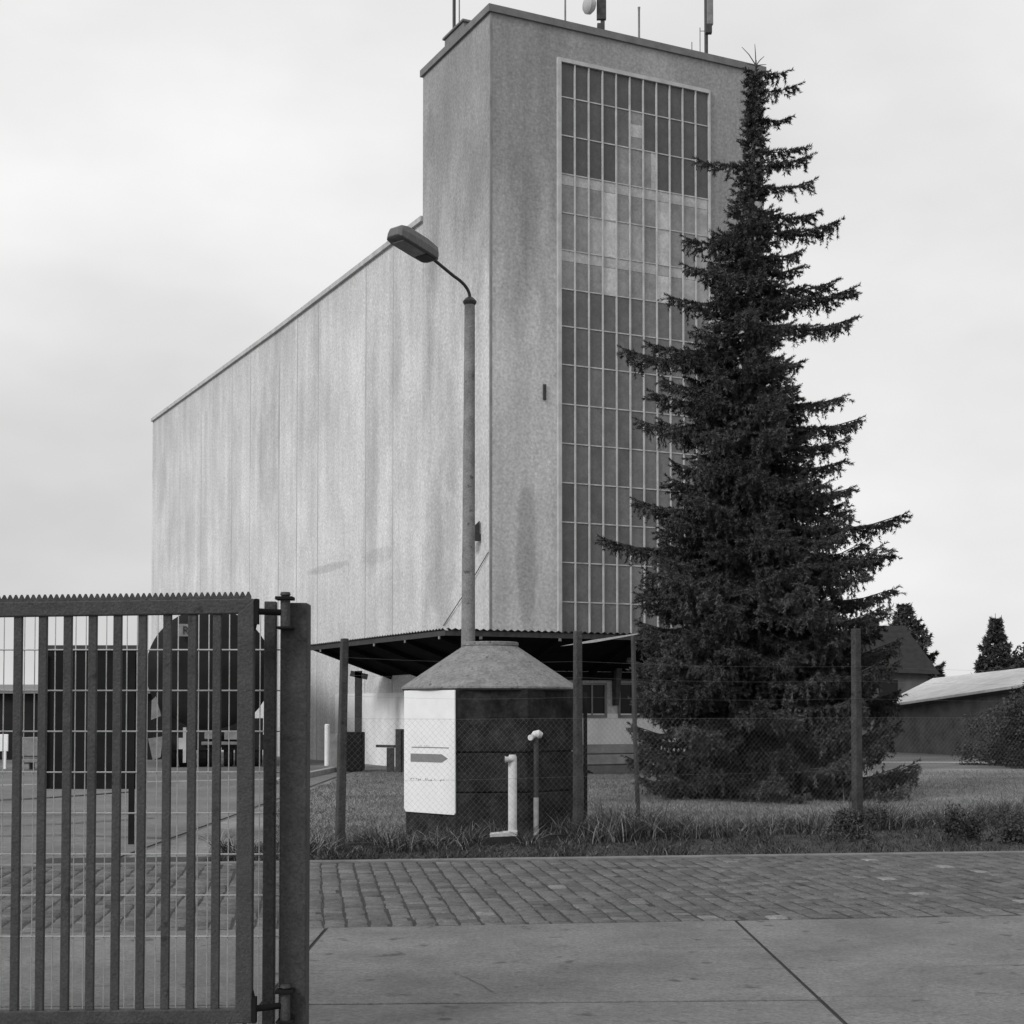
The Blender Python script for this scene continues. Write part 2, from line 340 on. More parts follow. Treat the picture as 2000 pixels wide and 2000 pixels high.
def dark_patches(m, d, spots):
    """stains and other darker patches on the concrete: (distance along d, height, half width, half height, strength)"""
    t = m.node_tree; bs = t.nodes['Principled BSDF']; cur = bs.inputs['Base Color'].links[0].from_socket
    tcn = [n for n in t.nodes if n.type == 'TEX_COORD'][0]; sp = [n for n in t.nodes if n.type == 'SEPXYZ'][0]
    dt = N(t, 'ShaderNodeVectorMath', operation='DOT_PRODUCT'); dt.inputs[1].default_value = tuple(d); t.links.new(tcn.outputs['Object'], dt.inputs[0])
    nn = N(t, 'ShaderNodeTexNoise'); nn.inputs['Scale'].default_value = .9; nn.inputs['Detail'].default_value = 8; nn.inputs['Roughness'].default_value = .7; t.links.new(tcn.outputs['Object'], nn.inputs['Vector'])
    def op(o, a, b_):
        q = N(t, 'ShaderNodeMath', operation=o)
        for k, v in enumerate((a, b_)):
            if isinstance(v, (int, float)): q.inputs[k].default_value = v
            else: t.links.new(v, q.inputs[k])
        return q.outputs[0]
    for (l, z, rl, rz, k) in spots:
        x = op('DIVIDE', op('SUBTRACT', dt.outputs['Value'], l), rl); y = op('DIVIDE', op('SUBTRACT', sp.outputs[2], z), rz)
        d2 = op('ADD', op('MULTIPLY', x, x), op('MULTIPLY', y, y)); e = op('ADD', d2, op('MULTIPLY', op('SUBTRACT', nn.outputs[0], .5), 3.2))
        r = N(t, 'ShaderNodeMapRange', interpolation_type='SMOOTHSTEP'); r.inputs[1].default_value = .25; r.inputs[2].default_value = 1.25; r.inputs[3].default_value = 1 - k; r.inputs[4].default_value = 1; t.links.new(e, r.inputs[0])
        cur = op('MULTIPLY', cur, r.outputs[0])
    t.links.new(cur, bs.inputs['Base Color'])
def sl(x0, y0, x1, y1, k):
    (l0, z0), (l1, z1) = onL(x0, y1), onL(x1, y0); return ((l0 + l1) / 2, (z0 + z1) / 2, abs(l1 - l0) / 2, abs(z1 - z0) / 2, k)
def sr(x0, y0, x1, y1, k):
    (l0, z0), (l1, z1) = onR(x0, y1), onR(x1, y0); return ((l0 + l1) / 2, (z0 + z1) / 2, abs(l1 - l0) / 2, abs(z1 - z0) / 2, k)
dark_patches(M['silo_l'], dL, [sl(500, 720, 545, 1020, .2), sl(560, 700, 650, 900, .12), sl(590, 1090, 680, 1130, .22), sl(710, 640, 740, 1180, .14), sl(300, 960, 420, 1130, .08), sl(700, 1060, 770, 1110, .15)])
dark_patches(M['silo_t'], dL, [sl(828, 900, 900, 1250, .2), sl(860, 720, 905, 1000, .17), sl(830, 200, 850, 330, .12)])  # darker ragged patches on the tower's left face
dark_patches(M['silo_t'], dR, [sr(1010, 920, 1050, 1260, .3), sr(960, 760, 985, 1250, .10)])
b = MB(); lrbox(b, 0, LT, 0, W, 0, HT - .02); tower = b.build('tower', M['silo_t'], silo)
b = MB(); ZE = [(LT + .02, zt), (lk, zk), (lend, zend)]
poly = [B(LT + .002, .035, 0)] + [B(l, .035, z - .02) for l, z in ZE] + [B(lend, .035, 0)]
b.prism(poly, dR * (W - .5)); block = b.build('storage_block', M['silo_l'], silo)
b = MB()
for (l0, z0), (l1, z1) in zip(ZE[:-1], ZE[1:]):
    b.hexa([B(l0, -.06, z0 - .02), B(l0, W - .3, z0 - .02), B(l1, W - .3, z1 - .02), B(l1, -.06, z1 - .02), B(l0, -.06, z0 + .13), B(l0, W - .3, z0 + .13), B(l1, W - .3, z1 + .13), B(l1, -.06, z1 + .13)])
b.build('roof_edge', M['coping_light'], silo)
b = MB(); t_ = .17
lrbox(b, -.07, .18, -.07, W + .07, HT - .02, HT + t_); lrbox(b, LT - .18, LT + .07, -.07, W + .07, HT - .02, HT + t_)
lrbox(b, .18, LT - .18, -.07, .18, HT - .02, HT + t_); lrbox(b, .18, LT - .18, W - .18, W + .07, HT - .02, HT + t_)
b.build('parapet', M['coping'], silo)
b = MB()
for x, w in ((392, .035), (451, .035), (487, .04), (543, .11), (578, .05), (619, .05), (712, .05), (765, .04)):
    l = onL(x, 900)[0]; zz = np.interp(l, [p[0] for p in ZE], [p[1] for p in ZE]) - .1
    b.hexa([B(l - w / 2, .030, 0), B(l - w / 2, .06, 0), B(l + w / 2, .06, 0), B(l + w / 2, .030, 0), B(l - w / 2, .030, zz), B(l - w / 2, .06, zz), B(l + w / 2, .06, zz), B(l + w / 2, .030, zz)])
b.build('panel_joint', M['joint'], silo)
b = MB(); lrbox(b, -.006, .05, -.006, .05, 0, HT - .03); b.build('corner_joint', M['joint_dark'], silo)
# the tall strip of cast-glass panes in the tower
b = MB(); nc = 11
zrow = [WZ1 - .06]
for k in range(15): zrow.append(onR(1090, [188, 263, 338, 414, 487, 563, 636, 711, 788, 865, 942, 1019, 1098, 1175, 1234][k])[1])
rc = np.linspace(WR0 + .12, WR1 - .05, nc + 1)
win = MB(); fr = .12
def face(bb, r0, r1, z0, z1, dep, th, mi=0, tone=1.0): 
    bb.hexa([B(-dep - th, r0, z0), B(-dep - th, r1, z0), B(-dep, r1, z0), B(-dep, r0, z0), B(-dep - th, r0, z1), B(-dep - th, r1, z1), B(-dep, r1, z1), B(-dep, r0, z1)], mi, tone)
face(win, WR0 + .02, WR0 + .12, WZ0, WZ1, .0, .09); face(win, WR1 - .05, WR1, WZ0, WZ1, .0, .08); face(win, WR0 + .12, WR1 - .05, WZ1 - .1, WZ1, .0, .085)
for k in range(1, nc): face(win, rc[k] - .018, rc[k] + .018, WZ0, WZ1 - .1, .002, .06)
window = win.build('strip_window', M['mullion'], silo)
gl = MB(); G0, G1, G2, G3 = .16, .33, .55, 1.02                       # darkest pane, dark, grey, pale
pat = {0: [0] * 11, 1: [0, 0, 0, 0, 1, 2, 0, 0, 0, 0, 0], 2: [0, 0, 0, 0, 2, 2, 2, 0, 0, 0, 0],
       3: [2, 2, 2, 4, 2, 2, 2, 4, 2, 2, 3], 4: [2, 2, 3, 4, 3, 3, 2, 4, 2, 2, 3], 5: [2, 2, 2, 4, 2, 2, 2, 4, 2, 3, 3]}
lev = {0: .15, 1: .24, 2: .47, 3: .70, 4: 1.02}
for rI in range(15):
    for c in range(nc):
        z1, z0 = zrow[rI], zrow[rI + 1]
        if rI in pat: tn = lev[pat[rI][c]] * rng.uniform(.92, 1.08)
        else: tn = float(np.clip(rng.normal(.225 + .012 * c, .035), .13, .4))
        zs = z1
        if rI in (3, 5):                                             # pale band along the head of these rows
            zs = z1 - (z1 - z0) * .28; face(gl, rc[c] + .022, rc[c + 1] - .022, zs, z1 - .01, .004, .016, 0, .78 * rng.uniform(.93, 1.07))
        if rI == 1 and c == 5:
            zm = z1 - (z1 - z0) * .35; face(gl, rc[c] + .022, rc[c + 1] - .022, zm - .34, zm, .004, .02, 0, .95); 
        if rI == 2 and c == 6:
            face(gl, rc[c + 1] - .16, rc[c + 1] - .022, z0 + .01, z1 - .01, .004, .02, 0, .8)
        face(gl, rc[c] + .022, rc[c + 1] - .022, z0 + .008, zs - .008, .004, .014, 0, tn)
gl.build('glazing', M['glass'], window)
TRM = mat('transom_paint', .47, .3, 4)
for rI in range(1, 15):
    tr = MB()
    for c in range(nc): face(tr, rc[c] + .022, rc[c + 1] - .022, zrow[rI] - .015, zrow[rI] + .015, .002, .035)
    tr.build('transom', TRM, window)
# white painted foot of both faces
b = MB(); PZ = 1.95
lrbox(b, LT + .01, 11.5, .005, .03, 0, PZ + .2); lrbox(b, -.02, LT, -.02, 0, 0, PZ + .2)
b.build('plinth', M['white_wall'], silo)
b = MB(); face(b, .02, W, .0, 1.55, .0, .022); b.build('plinth', M['white_wall'], silo)
# loading windows
for (x0, x1) in ((1126, 1184), (1206, 1262)):
    r0, z1 = onR(x0, 1333); r1, z0 = onR(x1, 1402); b = MB()
    face(b, r0, r0 + .06, z0, z1, .0, .05); face(b, r1 - .06, r1, z0, z1, .0, .05); face(b, r0 + .06, r1 - .06, z1 - .06, z1, .0, .05); face(b, r0 + .06, r1 - .06, z0, z0 + .08, .0, .07)
    face(b, (r0 + r1) / 2 - .02, (r0 + r1) / 2 + .02, z0 + .08, z1 - .06, .0, .045)
    w = b.build('window', M['frame'], silo)
    b = MB(); face(b, r0 + .06, (r0 + r1) / 2 - .02, z0 + .08, z1 - .06, .0, .012); face(b, (r0 + r1) / 2 + .02, r1 - .06, z0 + .08, z1 - .06, .0, .012); b.build('pane', M['window_dark'], w)
r0, _ = onR(1194, 1340); r1, _ = onR(1205, 1340); b = MB()
zlo = onR(1198, 1378)[1]; b.hexa([B(-.16, r0 + .03, zlo), B(-.16, r1 - .03, zlo), B(-.0, r1 - .03, zlo), B(-.0, r0 + .03, zlo), B(-.3, r0, 2.9), B(-.3, r1, 2.9), B(0, r1, 2.9), B(0, r0, 2.9)])
b.build('downpipe', M['dark_steel'], silo)
# loading dock below the windows
b = MB(); ra, rb = onR(1120, 1460)[0], onR(1250, 1460)[0]
face(b, ra, rb, .52, .75, .03, .34); face(b, ra, rb, .24, .50, .03, .42)
b.build('dock_edge', mat('dock_concrete', .28, .3, 3), silo, bevel=.02)
b = MB(); b.prism([B(-.5, ra + .35, .02), B(-.5, ra - .1, .22), B(-.5, rb, .22), B(-.5, rb - .25, .02)], dL * .4); b.build('dock_tray', mat('tray', .14, .3, 3), silo)
# canopy wrapping the corner of the tower
OL, OR, ZO, ZI = -2.43, -2.29, onR(957, 1390)[1], 2.72
pc = P(870, 1231, 34.9); ZO = pc.z; OL = (pc - C0).dot(dL); OR = (pc - C0).dot(dR)
le = 0.0
for k in range(200):                                                 # left end of the canopy at pixel x = 605
    q = B(k * .1, OR, ZO); 
    if (q.x / q.y) * F + 1000 < 605: le = k * .1; break
re = W + 1.5; canopy_th = .07
print('canopy', ZO, OL, OR, le)
b = MB()
def slabq(a, b_, c, d): b.hexa([Vector(p) - Vector((0, 0, canopy_th)) for p in (a, b_, c, d)] + [Vector(p) for p in (a, b_, c, d)])
slabq(B(OL, OR, ZO), B(le, OR, ZO), B(le, -.03, ZI), B(-.03, -.03, ZI))
slabq(B(OL, OR, ZO), B(-.03, -.03, ZI), B(-.03, re, ZI), B(OL, re, ZO))
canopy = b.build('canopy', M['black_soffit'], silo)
V, Fq = [], []
for (fo, fi, n) in ((lambda t: B(OL + (le - OL) * t, OR - .06, ZO + .015), lambda t: B(-.03 + (le + .03) * t, -.03, ZI + .015), int((le - OL) / .045)),
                    (lambda t: B(OL - .06, OR + (re - OR) * t, ZO + .015), lambda t: B(-.03, -.03 + (re + .03) * t, ZI + .015), int((re - OR) / .045))):
    o = len(V)
    for k in range(n + 1):
        w = .022 * (1 + math.sin(k * math.pi / 2)); a, c = fo(k / n), fi(k / n)
        V += [(a.x, a.y, a.z + w), (c.x, c.y, c.z + w)]
        if k: Fq.append((o + 2 * k - 2, o + 2 * k - 1, o + 2 * k + 1, o + 2 * k))
raw('roof_sheet', V, Fq, M['sheet'], canopy)
for t in np.arange(.35, le - OL, 2.1): b = MB(); b.bar(B(OL + t, OR + .02, ZO - .13), B(OL + t, -.1, ZI - .13), .08, .11); b.build('rafter', M['black_soffit'], canopy)
for t in np.arange(.9, re - OR, 2.1): b = MB(); b.bar(B(OL + .02, OR + t, ZO - .13), B(-.1, OR + t, ZI - .13), .08, .11); b.build('rafter', M['black_soffit'], canopy)
for t in np.arange(.35, le - OL, 2.1): b = MB(); b.obox(B(OL + t, OR - .005, ZO - .14), dL * .035, dR * .012, Vector((0, 0, .05))); b.build('rafter_cap', M['grey_plate'], canopy)
for t in np.arange(.9, re - OR, 2.1): b = MB(); b.obox(B(OL - .005, OR + t, ZO - .14), dR * .035, dL * .012, Vector((0, 0, .05))); b.build('rafter_cap', M['grey_plate'], canopy)
b = MB(); b.hexa([B(OL - .02, OR - .02, ZO - .07 - .05), B(le, OR - .02, ZO - .12), B(le, OR, ZO - .12), B(OL - .02, OR, ZO - .12), B(OL - .02, OR - .02, ZO + .0), B(le, OR - .02, ZO), B(le, OR, ZO), B(OL - .02, OR, ZO)])
b.hexa([B(OL - .02, OR, ZO - .12), B(OL - .02, re, ZO - .12), B(OL, re, ZO - .12), B(OL, OR, ZO - .12), B(OL - .02, OR, ZO), B(OL - .02, re, ZO), B(OL, re, ZO), B(OL, OR, ZO)])
b.build('fascia', M['dark_steel'], canopy)
b = MB(); b.bar(B(le + .01, OR + .1, ZO - .02), B(le + .01, -.6, ZI + .22), .05, .10); b.build('end_flashing', M['pale'], canopy)
b = MB(); a1, a2 = P(1095, 1262, 35.0), P(1262, 1236, 36.3)
b.prism([a1, a1.lerp(a2, .35) + Vector((0, 0, .03)), a2 + Vector((0, 0, .02)), a2, a1.lerp(a2, .4) - Vector((0, 0, .035))], (0, .05, 0)); b.build('raised_flap', M['pale'], canopy)
# header beam hiding the wall head below the soffit on the window face and the far end post
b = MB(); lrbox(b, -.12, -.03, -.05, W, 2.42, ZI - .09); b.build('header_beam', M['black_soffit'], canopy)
b = MB(); q = P(700, 1390, 42.6); b.bar((q.x, q.y, 0), (q.x, q.y, 2.75), .19, .19, up=(0, 1, 0)); b.bar((q.x - .22, q.y, 2.68), (q.x + .25, q.y, 2.58), .19, .16); b.build('canopy_post', M['dark_steel'], canopy)
# floodlight and cable by the corner
b = MB(); l, z = onL(938, 1050); b.obox(B(l, -.12, z), dL * .06, dR * .10, Vector((0, 0, .09))); b.prism([B(l - .06, -.04, z + .08), B(l - .06, -.34, z + .14), B(l - .06, -.04, z + .42)], dL * .06)
fl = b.build('floodlight', M['dark_steel'], silo)
b = MB(); b.obox(B(l + .05, -.3, z - .02), dL * .1, dR * .07, Vector((0, 0, .1))); b.build('lamp_glass', M['pale'], fl)
b = MB(); l1, z1 = onL(956, 1078); l2, z2 = onL(868, 1222); b.tube([B(l1, -.03, z1), B((l1 + l2) / 2, -.06, (z1 + z2) / 2 - .1), B(l2, -.03, z2)], .012, 5); b.build('cable', M['dark_steel'], silo)
b = MB(); r, z = onR(1063, 760); face(b, r - .04, r + .04, z - .28, z + .12, 0, .04); b.build('vent_slot', M['dark_steel'], silo)

# things on the tower roof
def onroof(px, d): q = P(px, 20, d); q.z = HT; return q
b0 = onroof(887, 40.4)
mast = thing('antenna_mast', b0, 'thin dark antenna mast on the left edge of the tower roof beside a metal hatch', 'antenna mast')
b = MB(); b.tube([b0, b0 + Vector((0, 0, 4.2))], .045, 8); b.build('pole', M['dark_steel'], mast)
b = MB(); b.tube([b0 + Vector((.14, 0, .6)), b0 + Vector((.14, 0, 3.6))], .018, 6); b.tube([b0 + Vector((0, 0, 1.7)), b0 + Vector((.14, 0, 1.7))], .012, 5); b.build('cable_rod', M['grey_plate'], mast)
b = MB(); b.tube([b0 + Vector((0, 0, 1.6)), b0 + Vector((0, 0, 2.2))], .085, 8); b.build('antenna', M['dark_steel'], mast)
la, lb = onL(905, 60)[0], onL(868, 90)[0]; b = MB(); lrbox(b, la, lb, .0, .9, HT + .17, HT + .42); lrbox(b, la - .05, lb + .05, -.05, .95, HT + .42, HT + .49)
tag(b.build('roof_hatch', M['coping'], bevel=.02), 'low metal hatch on the left edge of the tower roof', 'hatch')
b0 = onroof(1104, 41); b = MB(); b.tube([b0, b0 + Vector((0, 0, 4))], [.03, .02], 6)
tag(b.build('rod_antenna', M['grey_plate']), 'thin rod antenna left of the dish, running out of the top of the photo', 'antenna', 'rod antennas on the tower roof')
b0 = onroof(1248, 42); b = MB(); zt_ = P(1248, 14, 42).z; b.tube([b0, Vector((b0.x, b0.y, zt_ - .1)), Vector((b0.x, b0.y, zt_))], [.03, .03, .04], 6)
tag(b.build('rod_antenna', M['grey_plate']), 'short rod antenna right of the dish, wholly inside the photo', 'antenna', 'rod antennas on the tower roof')
b0 = onroof(1351, 43); b = MB(); b.tube([b0, b0 + Vector((0, 0, 1.45))], .014, 5)
tag(b.build('rod_antenna', M['grey_plate']), 'very thin short rod just left of the tall panel antenna mast', 'antenna', 'rod antennas on the tower roof')
b0 = onroof(1177, 41.5)
dish = thing('dish_antenna', b0, 'short mast with a round drum dish antenna facing left on the tower roof', 'antenna mast')
b = MB(); b.tube([b0, b0 + Vector((0, 0, 3.2))], .06, 8); b.build('pole', M['grey_plate'], dish)
zc = P(1177, 14, 41.5).z; b = MB(); b.obox((b0.x - .04, b0.y - .1, zc), (.13, 0, 0), (0, .06, 0), (0, 0, .4)); b.obox((b0.x - .06, b0.y - .1, zc - .75), (.1, 0, 0), (0, .08, 0), (0, 0, .22)); b.build('bracket', M['dark_steel'], dish)
b = MB(); c = Vector((b0.x - .32, b0.y - .1, zc)); ax = Vector((-.9, -.4, 0)).normalized(); u = ax.orthogonal().normalized(); w = ax.cross(u)
prof = [(.05, -.12), (.16, -.07), (.24, .0), (.25, .12), (.2, .18), (.07, .21)]; n = 20; vs = []; fs = []
for r, h in prof:
    for k in range(n): a = 2 * math.pi * k / n; vs.append(c + ax * h + (u * math.cos(a) + w * math.sin(a)) * r)
for i in range(len(prof) - 1):
    for k in range(n): fs.append((i * n + k, i * n + (k + 1) % n, (i + 1) * n + (k + 1) % n, (i + 1) * n + k))
fs += [tuple(range(n))[::-1], tuple(range((len(prof) - 1) * n, len(prof) * n))]
b.add(vs, fs); b.build('drum_dish', mat('dish_shell', .45, .1, 3), dish, smooth=True)
b0 = onroof(1379, 43.5)
pm = thing('panel_antenna_mast', b0, 'tall mast carrying a long upright panel antenna near the right end of the tower roof', 'antenna mast')
b = MB(); b.tube([b0, b0 + Vector((0, 0, 4.6))], .055, 8); b.build('pole', M['dark_steel'], pm)
zp = P(1379, 52, 43.5).z; b = MB(); b.obox((b0.x + .1, b0.y - .1, zp + 1.3), (.09, 0, 0), (0, .06, 0), (0, 0, 1.3)); b.build('panel', M['grey_plate'], pm, bevel=.02)
b = MB(); b.obox((b0.x + .06, b0.y - .1, zp - .12), (.09, 0, 0), (0, .08, 0), (0, 0, .13)); b.build('connector_box', M['dark_steel'], pm)
b = MB(); b.tube([b0 + Vector((-.18, 0, 0)), b0 + Vector((-.18, 0, 2.1))], .014, 5)
for h in (.9, 2.0): b.tube([b0 + Vector((-.18, 0, h)), b0 + Vector((0, 0, h))], .012, 5)
b.build('side_rod', M['grey_plate'], pm)

# ------------------------------------------------------------ lamp
LD = 24.0; p0 = P(913, 1390, LD); ptop = P(917.5, 592, LD); base = Vector((p0.x, LD, 0))
lamp = thing('street_lamp', base, 'street lamp on a tapered concrete pole behind the kiosk, head tilted left', 'street lamp')
b = MB(); top = Vector((ptop.x, LD, ptop.z)); b.tube([base + Vector((0, 0, z)) + Vector(((top.x - base.x) * z / top.z, 0, 0)) for z in (0, 2, 4, 6, top.z)], [.125, .116, .104, .094, .084], 20); b.build('pole', M['pole'], lamp, smooth=True)
b = MB(); b.lathe(top, [(.088, -.03), (.108, .0), (.11, .03), (.07, .075), (.035, .10)], 18); b.build('collar', M['dark_steel'], lamp, smooth=True)
hz = Vector((-.68, -.73, 0)).normalized(); arm = []
for t in np.linspace(0, 1, 12):
    a = t * R_(62); s_ = .95
    arm.append((s_ * .70 * (1 - math.cos(a)) , .1 + s_ * .27 * math.sin(a) / math.sin(R_(62))))
e = (arm[-1][0] + .50, arm[-1][1] + .19)
pts = [top + hz * u + Vector((0, 0, z)) for u, z in arm] + [top + hz * e[0] + Vector((0, 0, e[1]))]
b = MB(); b.tube(pts, .026, 10); b.build('arm', M['dark_steel'], lamp, smooth=True)
hd = (hz * .97 + Vector((0, 0, .22))).normalized(); sx = hd.cross(Vector((0, 0, 1))).normalized(); ux = sx.cross(hd)
hs = pts[-1] - hd * .04
def ring(t, wd, lo, hi): return [hs + hd * t + sx * (wd * c) + ux * h for c, h in ((-1, lo), (1, lo), (1.0, lo + (hi - lo) * .5), (.78, hi), (-.78, hi), (-1.0, lo + (hi - lo) * .5))]
rings = [ring(0, .12, -.05, .09), ring(.07, .18, -.06, .14), ring(.3, .19, -.06, .17), ring(.72, .19, -.06, .17), ring(.84, .17, -.05, .14), ring(.88, .12, -.03, .09)]
vs = [p for r in rings for p in r]; fs = []
for i in range(len(rings) - 1):
    for k in range(6): fs.append((i * 6 + k, i * 6 + (k + 1) % 6, (i + 1) * 6 + (k + 1) % 6, (i + 1) * 6 + k))
fs += [tuple(range(6))[::-1], tuple(range(30, 36))]
b = MB(); b.add(vs, fs); head = b.build('lamp_head', M['lamp_hull'], lamp, bevel=.012)
b = MB(); b.obox(hs + hd * .52 - ux * .068, hd * .24, sx * .12, ux * .012); b.build('lens', M['lamp_glass'], head, bevel=.01)
b = MB(); b.obox(hs + hd * .16 - ux * .066, hd * .1, sx * .13, ux * .008); b.build('gear_cover', M['dark_steel'], head, bevel=.004)

# ------------------------------------------------------------ kiosk
KD = 19.9; kc = P(957, 1390, KD); kc.z = 0
kiosk = thing('kiosk', kc, 'squat eight-sided kiosk with tarred walls, truncated cone roof and white arrow panel', 'kiosk')
cr_ = 1.085 / math.cos(R_(22.5)); rot8 = -math.pi / 2 + R_(22.5) + R_(2)
ztop = P(957, 1346, KD - 1).z
def ocr(k, r): a = rot8 + k * math.pi / 4; return Vector((r * math.cos(a), r * math.sin(a), 0))
b = MB()
for (z0, z1, r) in ((-.1, .585, cr_), (.6, 1.085, cr_ - .012), (1.10, ztop, cr_ - .004)): b.lathe(kc, [(r, z0), (r, z1)], 8, rot=rot8)
b.lathe(kc, [(cr_ - .05, 0), (cr_ - .05, ztop)], 8, rot=rot8)
b.build('wall', M['kiosk_dark'], kiosk, bevel=.012)
za = P(957, 1259, KD).z; b = MB()
sl_ = lambda r_: ztop + .05 + (1.15 - r_) / (1.15 - .385) * (za - .04 - ztop - .05)
prof = [(1.0, ztop - .005), (1.10, ztop - .012), (1.145, ztop - .005), (1.168, ztop + .012), (1.166, ztop + .034), (1.14, sl_(1.14)), (1.10, sl_(1.10)), (.9, sl_(.9)), (.6, sl_(.6)), (.42, sl_(.42)), (.385, za - .04), (.36, za - .02)]
b.lathe(kc, prof, 64); b.build('roof', M['kiosk_roof'], kiosk, smooth=True)
b = MB(); b.lathe(kc, [(.35, za - .02), (.375, za - .018), (.375, za + .022), (.36, za + .03)], 40); b.build('roof_cap', M['kiosk_roof'], kiosk, smooth=True)
# white panel on the face to the left: corners of that wall face
fa, fb = kc + ocr(6, cr_), kc + ocr(7, cr_)
cand = sorted([(kc + ocr(k, cr_), kc + ocr(k + 1, cr_)) for k in range(8)], key=lambda q: abs((q[0].x + q[1].x) / 2 - (kc.x - .77)) + abs((q[0].y + q[1].y) / 2 - (kc.y - .77)))
fa, fb = cand[0]
if fa.x > fb.x: fa, fb = fb, fa
fx = (fb - fa).normalized(); fn = fx.cross(Vector((0, 0, 1))).normalized(); fw = (fb - fa).length
zb = P(860, 1587, 19.2).z
def K(u, z, d): return fa + fx * (u * fw) + fn * d + Vector((0, 0, z))
b = MB(); rr = .04
poly = [K(-.01 + rr, zb, .006), K(1.02 - rr / 2, zb - .004, .006), K(1.02, zb + .02, .006), K(1.01, ztop - .012, .006), K(-.015, ztop - .012, .006), K(-.01, zb + rr, .006)]
b.prism(poly, fn * .022); panel = b.build('arrow_panel', M['panel_white'], kiosk, bevel=.004)
def kz(y): return P(848, y, 19.2).z
zA, zB = kz(1488), kz(1472); zc = (zA + zB) / 2; hh = (zB - zA) / 2
b = MB(); b.prism([K(.13, zc - hh, .0285), K(.76, zc - hh, .0285), K(.88, zc, .0285), K(.76, zc + hh, .0285), K(.13, zc + hh, .0285)], fn * .003); b.build('arrow', M['print'], panel)
b = MB(); zl = kz(1459.5); b.hexa([K(.15, zl - .006, .0285), K(.90, zl - .006, .0285), K(.90, zl - .006, .031), K(.15, zl - .006, .031), K(.15, zl + .006, .0285), K(.90, zl + .006, .0285), K(.90, zl + .006, .031), K(.15, zl + .006, .031)]); b.build('underline', M['print'], panel)
FADED = mat('faded_print', .30, .3, 20, bump=0)
def scribble(z, u0, u1, h, n, dens, nm):                             # worn, unreadable lettering, mark by mark
    du = (u1 - u0) / n
    for k in range(n):
        if random.random() > dens: continue
        b = MB(); m = random.choice((3, 4, 5)); uu = sorted(u0 + du * (k + random.uniform(.08, .8)) for _ in range(m))
        b.tube([K(u, z + random.uniform(-h, h) * .7, .0295) for u in uu], h * .2, 5); b.build(nm, FADED, panel)
scribble(kz(1522), .13, .93, .022, 22, .8, 'faded_lettering')
scribble(kz(1456.5), .28, .62, .012, 9, .55, 'faded_lettering')

# small posts in front of the kiosk
pb = G(985, 1637); pb = Vector((P(1001, 1500, 18.35).x, 18.35, 0))
st = thing('vent_pipe', pb, 'stubby white L-shaped pipe standing on a pale foot before the kiosk', 'pipe')
b = MB(); zt_ = P(1001, 1474, 18.35).z; b.tube([pb, pb + Vector((0, 0, zt_ - .03)), pb + Vector((0, 0, zt_))], [.053, .053, .04], 16); b.build('stem', M['pale'], st, smooth=True)
b = MB(); xl = P(958, 1600, 18.35).x; b.hexa([(xl, 18.27, 0.02), (pb.x + .06, 18.27, .05), (pb.x + .06, 18.43, .05), (xl, 18.43, .02), (xl - .01, 18.27, .13), (pb.x + .06, 18.27, .17), (pb.x + .06, 18.43, .17), (xl - .01, 18.43, .13)]); b.build('foot', M['pale'], st, bevel=.015)
b = MB(); c = Vector((pb.x - .08, 18.28, zt_ - .055)); b.tube([c + Vector((.08, .04, 0)), c, c + Vector((-.012, 0, 0))], [.034, .034, .045], 12); b.build('spout', M['pale'], st, smooth=True)
b = MB(); b.tube([c + Vector((-.013, 0, 0)), c + Vector((-.025, 0, 0))], .036, 12); b.build('spout_cap', M['dark_steel'], st)
pb = Vector((P(1047, 1500, 18.55).x, 18.55, 0))
pb_foot = Vector(st.location)
rp = thing('marker_post', pb, 'slim dark marker post with a round pale head to the right of the white pipe', 'post')
zt_ = P(1047, 1438, 18.55).z; b = MB(); b.tube([pb, pb + Vector((0, 0, .55))], .033, 12, mi=1); b.tube([pb + Vector((0, 0, .55)), pb + Vector((0, 0, zt_))], .03, 12); b.build('stem', [M['dark_steel'], mat('worn_white', .33, .4, 9)], rp, smooth=True)
b = MB(); c = Vector((pb.x + .01, 18.55, zt_ + .02)); b.tube([c + Vector((-.05, -.03, -.02)), c + Vector((-.03, 0, 0)), c + Vector((.02, 0, .005)), c + Vector((.06, .01, -.01))], [.03, .045, .055, .035], 14); b.build('head', M['pale'], rp, smooth=True)
b = MB(); c2 = c + Vector((-.07, -.05, -.035)); b.tube([c2, c2 + Vector((-.012, -.02, 0))], .036, 14); b.build('reflector', M['pale'], rp)

# ------------------------------------------------------------ fence beyond the road
FPT = [(-1.94, 17.32), (.815, 18.72), (4.73, 20.75), (9.1, 23.0), (14.0, 25.5)]
FTOP = [1247, 1232, 1228]
fence = thing('chain_link_fence', (FPT[0][0], FPT[0][1], 0), 'wire mesh fence on square concrete posts along the far side of the road', 'fence')
fd = Vector((FPT[2][0] - FPT[0][0], FPT[2][1] - FPT[0][1], 0)).normalized(); fnn = Vector((-fd.y, fd.x, 0))
for i, (x, y) in enumerate(FPT):
    zt_ = P(x / y * F + 1000, FTOP[i], y).z if i < 3 else 2.35
    hw = (.049, .053, .06, .06, .06)[i]; lean = .03 if i == 0 else 0.0
    b = MB(); b.hexa([Vector((x - lean, y, -.1)) + fd * sx_ * hw + fnn * sy * hw for sx_, sy in ((-1, -1), (1, -1), (1, 1), (-1, 1))] + [Vector((x + lean * .6, y, zt_)) + fd * sx_ * hw * .82 + fnn * sy * hw * .82 for sx_, sy in ((-1, -1), (1, -1), (1, 1), (-1, 1))])
    b.build('post', M['post'], fence, bevel=.012)
b = MB()
